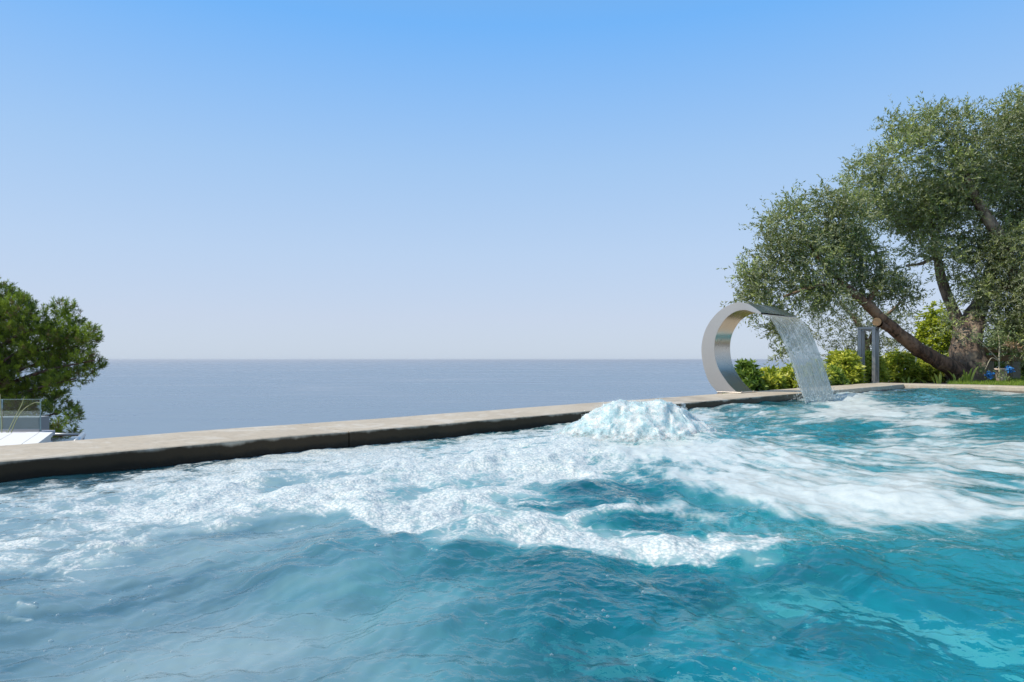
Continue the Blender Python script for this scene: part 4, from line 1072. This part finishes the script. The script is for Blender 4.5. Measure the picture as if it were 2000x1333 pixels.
pb = [(-20, 590, 48), (8, 570, 32), (30, 605, 34), (70, 610, 30), (60, 590, 14), (118, 602, 20), (95, 632, 34), (130, 628, 22), (140, 655, 28), (175, 655, 22), (195, 650, 12), (188, 668, 12), (150, 680, 30), (100, 680, 48), (40, 670, 58), (-20, 680, 60), (190, 700, 13), (175, 708, 10), (120, 720, 38), (60, 730, 52), (0, 740, 62), (165, 738, 18), (190, 728, 14), (198, 715, 9), (140, 750, 22), (90, 765, 34), (40, 785, 36), (-10, 800, 50), (-50, 740, 80), (-60, 640, 80), (110, 785, 16), (75, 795, 22), (125, 797, 12), (90, 815, 8), (100, 835, 9), (125, 838, 13), (150, 825, 8), (158, 815, 6), (140, 845, 10), (110, 850, 8), (97, 822, 12), (97, 852, 12), (118, 838, 14), (140, 842, 14), (165, 828, 10), (170, 845, 8), (168, 812, 8), (140, 858, 9), (118, 858, 9), (130, 806, 10), (150, 800, 8), (40, 830, 24), (-10, 850, 40)]
B = []; D_ = []; C = []; Lh = []
for (x, y, rp) in pb:
    x = x - 20
    nc = int(0.125 * rp ** 2) + 5
    q = unit(rs.normal(size=(nc, 3))) * (0.35 + 0.65 * rs.rand(nc, 1) ** 0.5) * rp / F * YP * np.array([0.92, 1.35, 0.88])
    c_ = np.array(P(x, y, YP)) + q + np.array([0, 0.5 * rs.normal(), 0])
    ax = unit(unit(q) * 0.6 + np.array([0.15, 0, 0.75]) + rs.normal(size=(nc, 3)) * 0.25)
    tone = rs.rand(nc, 1); br = rs.rand(nc, 1) < 0.10
    base_c = np.array([0.055, 0.105, 0.018]) * (1 - tone) + np.array([0.34, 0.45, 0.04]) * tone
    base_c = np.where(br, np.array([0.20, 0.15, 0.07]), base_c)
    for j in range(22):
        s = rs.rand(nc, 1)
        d = unit(ax * (0.45 + 0.7 * s) + unit(rs.normal(size=(nc, 3))) * 0.75)
        B.append(c_ + ax * s * 0.20); D_.append(d); C.append(base_c * (0.8 + 0.4 * rs.rand(nc, 1))); Lh.append(0.10 + 0.07 * rs.rand(nc))
B = np.vstack(B); D_ = np.vstack(D_); C = np.vstack(C); Lh = np.concatenate(Lh)
V, Fc = leaves(B, D_, Lh, np.full(len(Lh), 0.022), rs)
mesh_np('crown', V, Fc, M_needle, pt, smooth=False, attrs=dict(col=np.repeat(C, 4, 0)))

# ------------------------------------------------------------------ lower terrace at the left
M_white = simple('white_render', (0.78, 0.77, 0.75), 0.7, 0, 4, 0.05)
M_whitewood = simple('white_slats', (0.80, 0.78, 0.74), 0.6, 0, 2, 0.04)
M_grey = simple('grey_render', (0.30, 0.31, 0.31), 0.85, 0, 5, 0.12)
def quadprism(pts, z0, z1, name, mat, parent=None, bevel=0.0): m = MB(); m.prism(pts, z0, z1, bevel); return m.build(name, mat, parent)
pf = empty('white_platform', (-4.9, 5.9, -1.35))
tag(pf, 'low white slatted platform beyond the coping at the far left, with grey right side', 'platform')
A_, B_, C_, D4 = (-7.0, 5.45), (-3.84, 5.5), (-4.36, 6.48), (-7.6, 6.40)
quadprism([(-6.99, 5.46), (-3.85, 5.51), (-4.37, 6.47), (-7.59, 6.39)], -1.35, -0.30, 'side_wall', M_white, pf)
import itertools
ntop = 26
for i in range(ntop):
    s0, s1 = i / ntop + 0.0012, (i + 1) / ntop - 0.0012
    if i >= ntop - 2: s1 = (i + 1) / ntop - (0 if i == ntop - 1 else .0012)
    f = lambda s: ((A_[0] + (B_[0] - A_[0]) * s, A_[1] + (B_[1] - A_[1]) * s), (D4[0] + (C_[0] - D4[0]) * s, D4[1] + (C_[1] - D4[1]) * s))
    a0, d0 = f(s0); b0, c0 = f(s1)
    quadprism([a0, b0, c0, d0], -0.297, -0.262 + (0.004 if i >= ntop - 2 else 0), 'slat', M_whitewood, pf)
wl = MB(); wl.box((-8.12, 8.6, -0.815), (4.4, 0.2, 1.05), 0.02, 0.005)
tag(wl.build('terrace_wall', M_grey), 'low grey rendered wall seen through the glass panel at the left', 'wall')
sl = MB(); sl.box((-6.98, 7.35, -0.372), (3.9, 0.34, 0.055), 0.0, 0.004)
sl.box((-6.98, 7.35, -0.87), (3.8, 0.26, 0.94), 0.0)
tag(sl.build('parapet', simple('lilac_grey_stone', (0.52, 0.51, 0.54), 0.7)), 'low pale lilac-grey parapet carrying the glass panel', 'parapet')
gb = empty('glass_balustrade', (-5.6, 7.35, -0.34))
tag(gb, 'clear frameless glass balustrade panel in front of the pine at the far left', 'balustrade')
M_glass = pane_mat('clear_glass', (0.80, 0.87, 0.87), 0.06); M_edge = simple('glass_edge', (0.30, 0.42, 0.40), 0.2)
zt = CZ + (HOR - 780.5) / F * 7.35; zb_ = -0.343
xr = (79 - 1000) / F * 7.35; xm = (3.5 - 1000) / F * 7.35
for (x0, x1) in ((xm + 0.006, xr), (xm - 1.0, xm - 0.006)):
    m = MB(); m.box(((x0 + x1) / 2, 7.35, (zt + zb_) / 2), (x1 - x0, 0.014, zt - zb_)); gp = m.build('glass_panel', M_glass, gb)
    m = MB(); m.box(((x0 + x1) / 2, 7.35, zt + 0.0015), (x1 - x0, 0.015, 0.003)); m.box((x1 + 0.0015, 7.35, (zt + zb_) / 2), (0.003, 0.015, zt - zb_)); m.build('edge', M_edge, gb)
m = MB(); m.box(((xm - 1 + xr) / 2, 7.35, zb_ + 0.012), (xr - xm + 1.0, 0.04, 0.03)); m.build('clamp_rail', M_zinc, gb)
# lower glass railing with a slanting metal rail end
rl = empty('glass_railing', (-4.9, 7.6, -1.35)); tag(rl, 'low glass railing with thin metal rail ending beside the white platform', 'railing')
zr = -0.45
pA = (-5.30, 7.75, zr); pB = (-5.04, 8.02, zr); pC = (-4.58, 7.15, zr); pD = (-5.75, 8.10, zr)
m = MB(); m.tube([pD, pB], 0.018, 8); m.build('top_rail', M_zinc, rl, True)
m = MB(); m.tube([pB, pC], 0.030, 8); m.build('top_rail', simple('bright_rail', (0.6, 0.6, 0.6), .35, .8), rl, True)
for (p, q) in ((pD, pB), (pB, pC)):
    dx, dy = q[0] - p[0], q[1] - p[1]; L_ = math.hypot(dx, dy)
    m = MB(); m.box(((p[0] + q[0]) / 2, (p[1] + q[1]) / 2, -0.92), (L_, 0.012, 0.86), math.atan2(dy, dx)); m.build('glass_panel', pane_mat('railing_glass', (0.85, 0.9, 0.93), 0.12), rl)
for p in (pD, pB, pC): m = MB(); m.tube([(p[0], p[1], -1.36), (p[0], p[1], zr)], 0.016, 8); m.build('post', M_zinc, rl, True)
# thin reed stems in front of the glass
rs = np.random.RandomState(2)
rg = empty('reed_stems', P(10, 862, 6.9)); tag(rg, 'few thin pale ornamental grass stems bending in front of the glass balustrade', 'plant')
M_reed = simple('dry_reed', (0.42, 0.44, 0.22), 0.8)
sts = [[(8, 880), (14, 850), (30, 815), (42, 792), (48, 775)], [(12, 880), (22, 846), (35, 815), (50, 797), (68, 787), (80, 787)], [(2, 885), (4, 840), (2, 800), (1, 770)], [(10, 885), (16, 858), (12, 840)], [(14, 885), (20, 862), (34, 848)]]
limb(None, 'stems', [[(P(x, y, 6.9 + 0.02 * i), 0.0045 * (1.25 - k_ / len(s_))) for k_, (x, y) in enumerate(s_)] for i, s_ in enumerate(sts)], M_reed, rg, 5, 0.02, 4)

# ------------------------------------------------------------------ haze over the sea
hm = bpy.data.materials.new('haze'); hm.use_nodes = True; t = hm.node_tree; t.nodes.clear()
pv = t.nodes.new('ShaderNodeVolumePrincipled'); pv.inputs['Color'].default_value = (0.86, 0.90, 0.97, 1); pv.inputs['Density'].default_value = 6.0e-5
pv.inputs['Anisotropy'].default_value = 0.2
ho = t.nodes.new('ShaderNodeOutputMaterial'); t.links.new(pv.outputs[0], ho.inputs['Volume'])
m = MB(); m.box((0, 0, (-62 + 6.5) / 2), (124000, 124000, 68.5)); tag(m.build('haze', hm), 'thin pale sea haze fading the horizon', 'haze', kind='stuff')
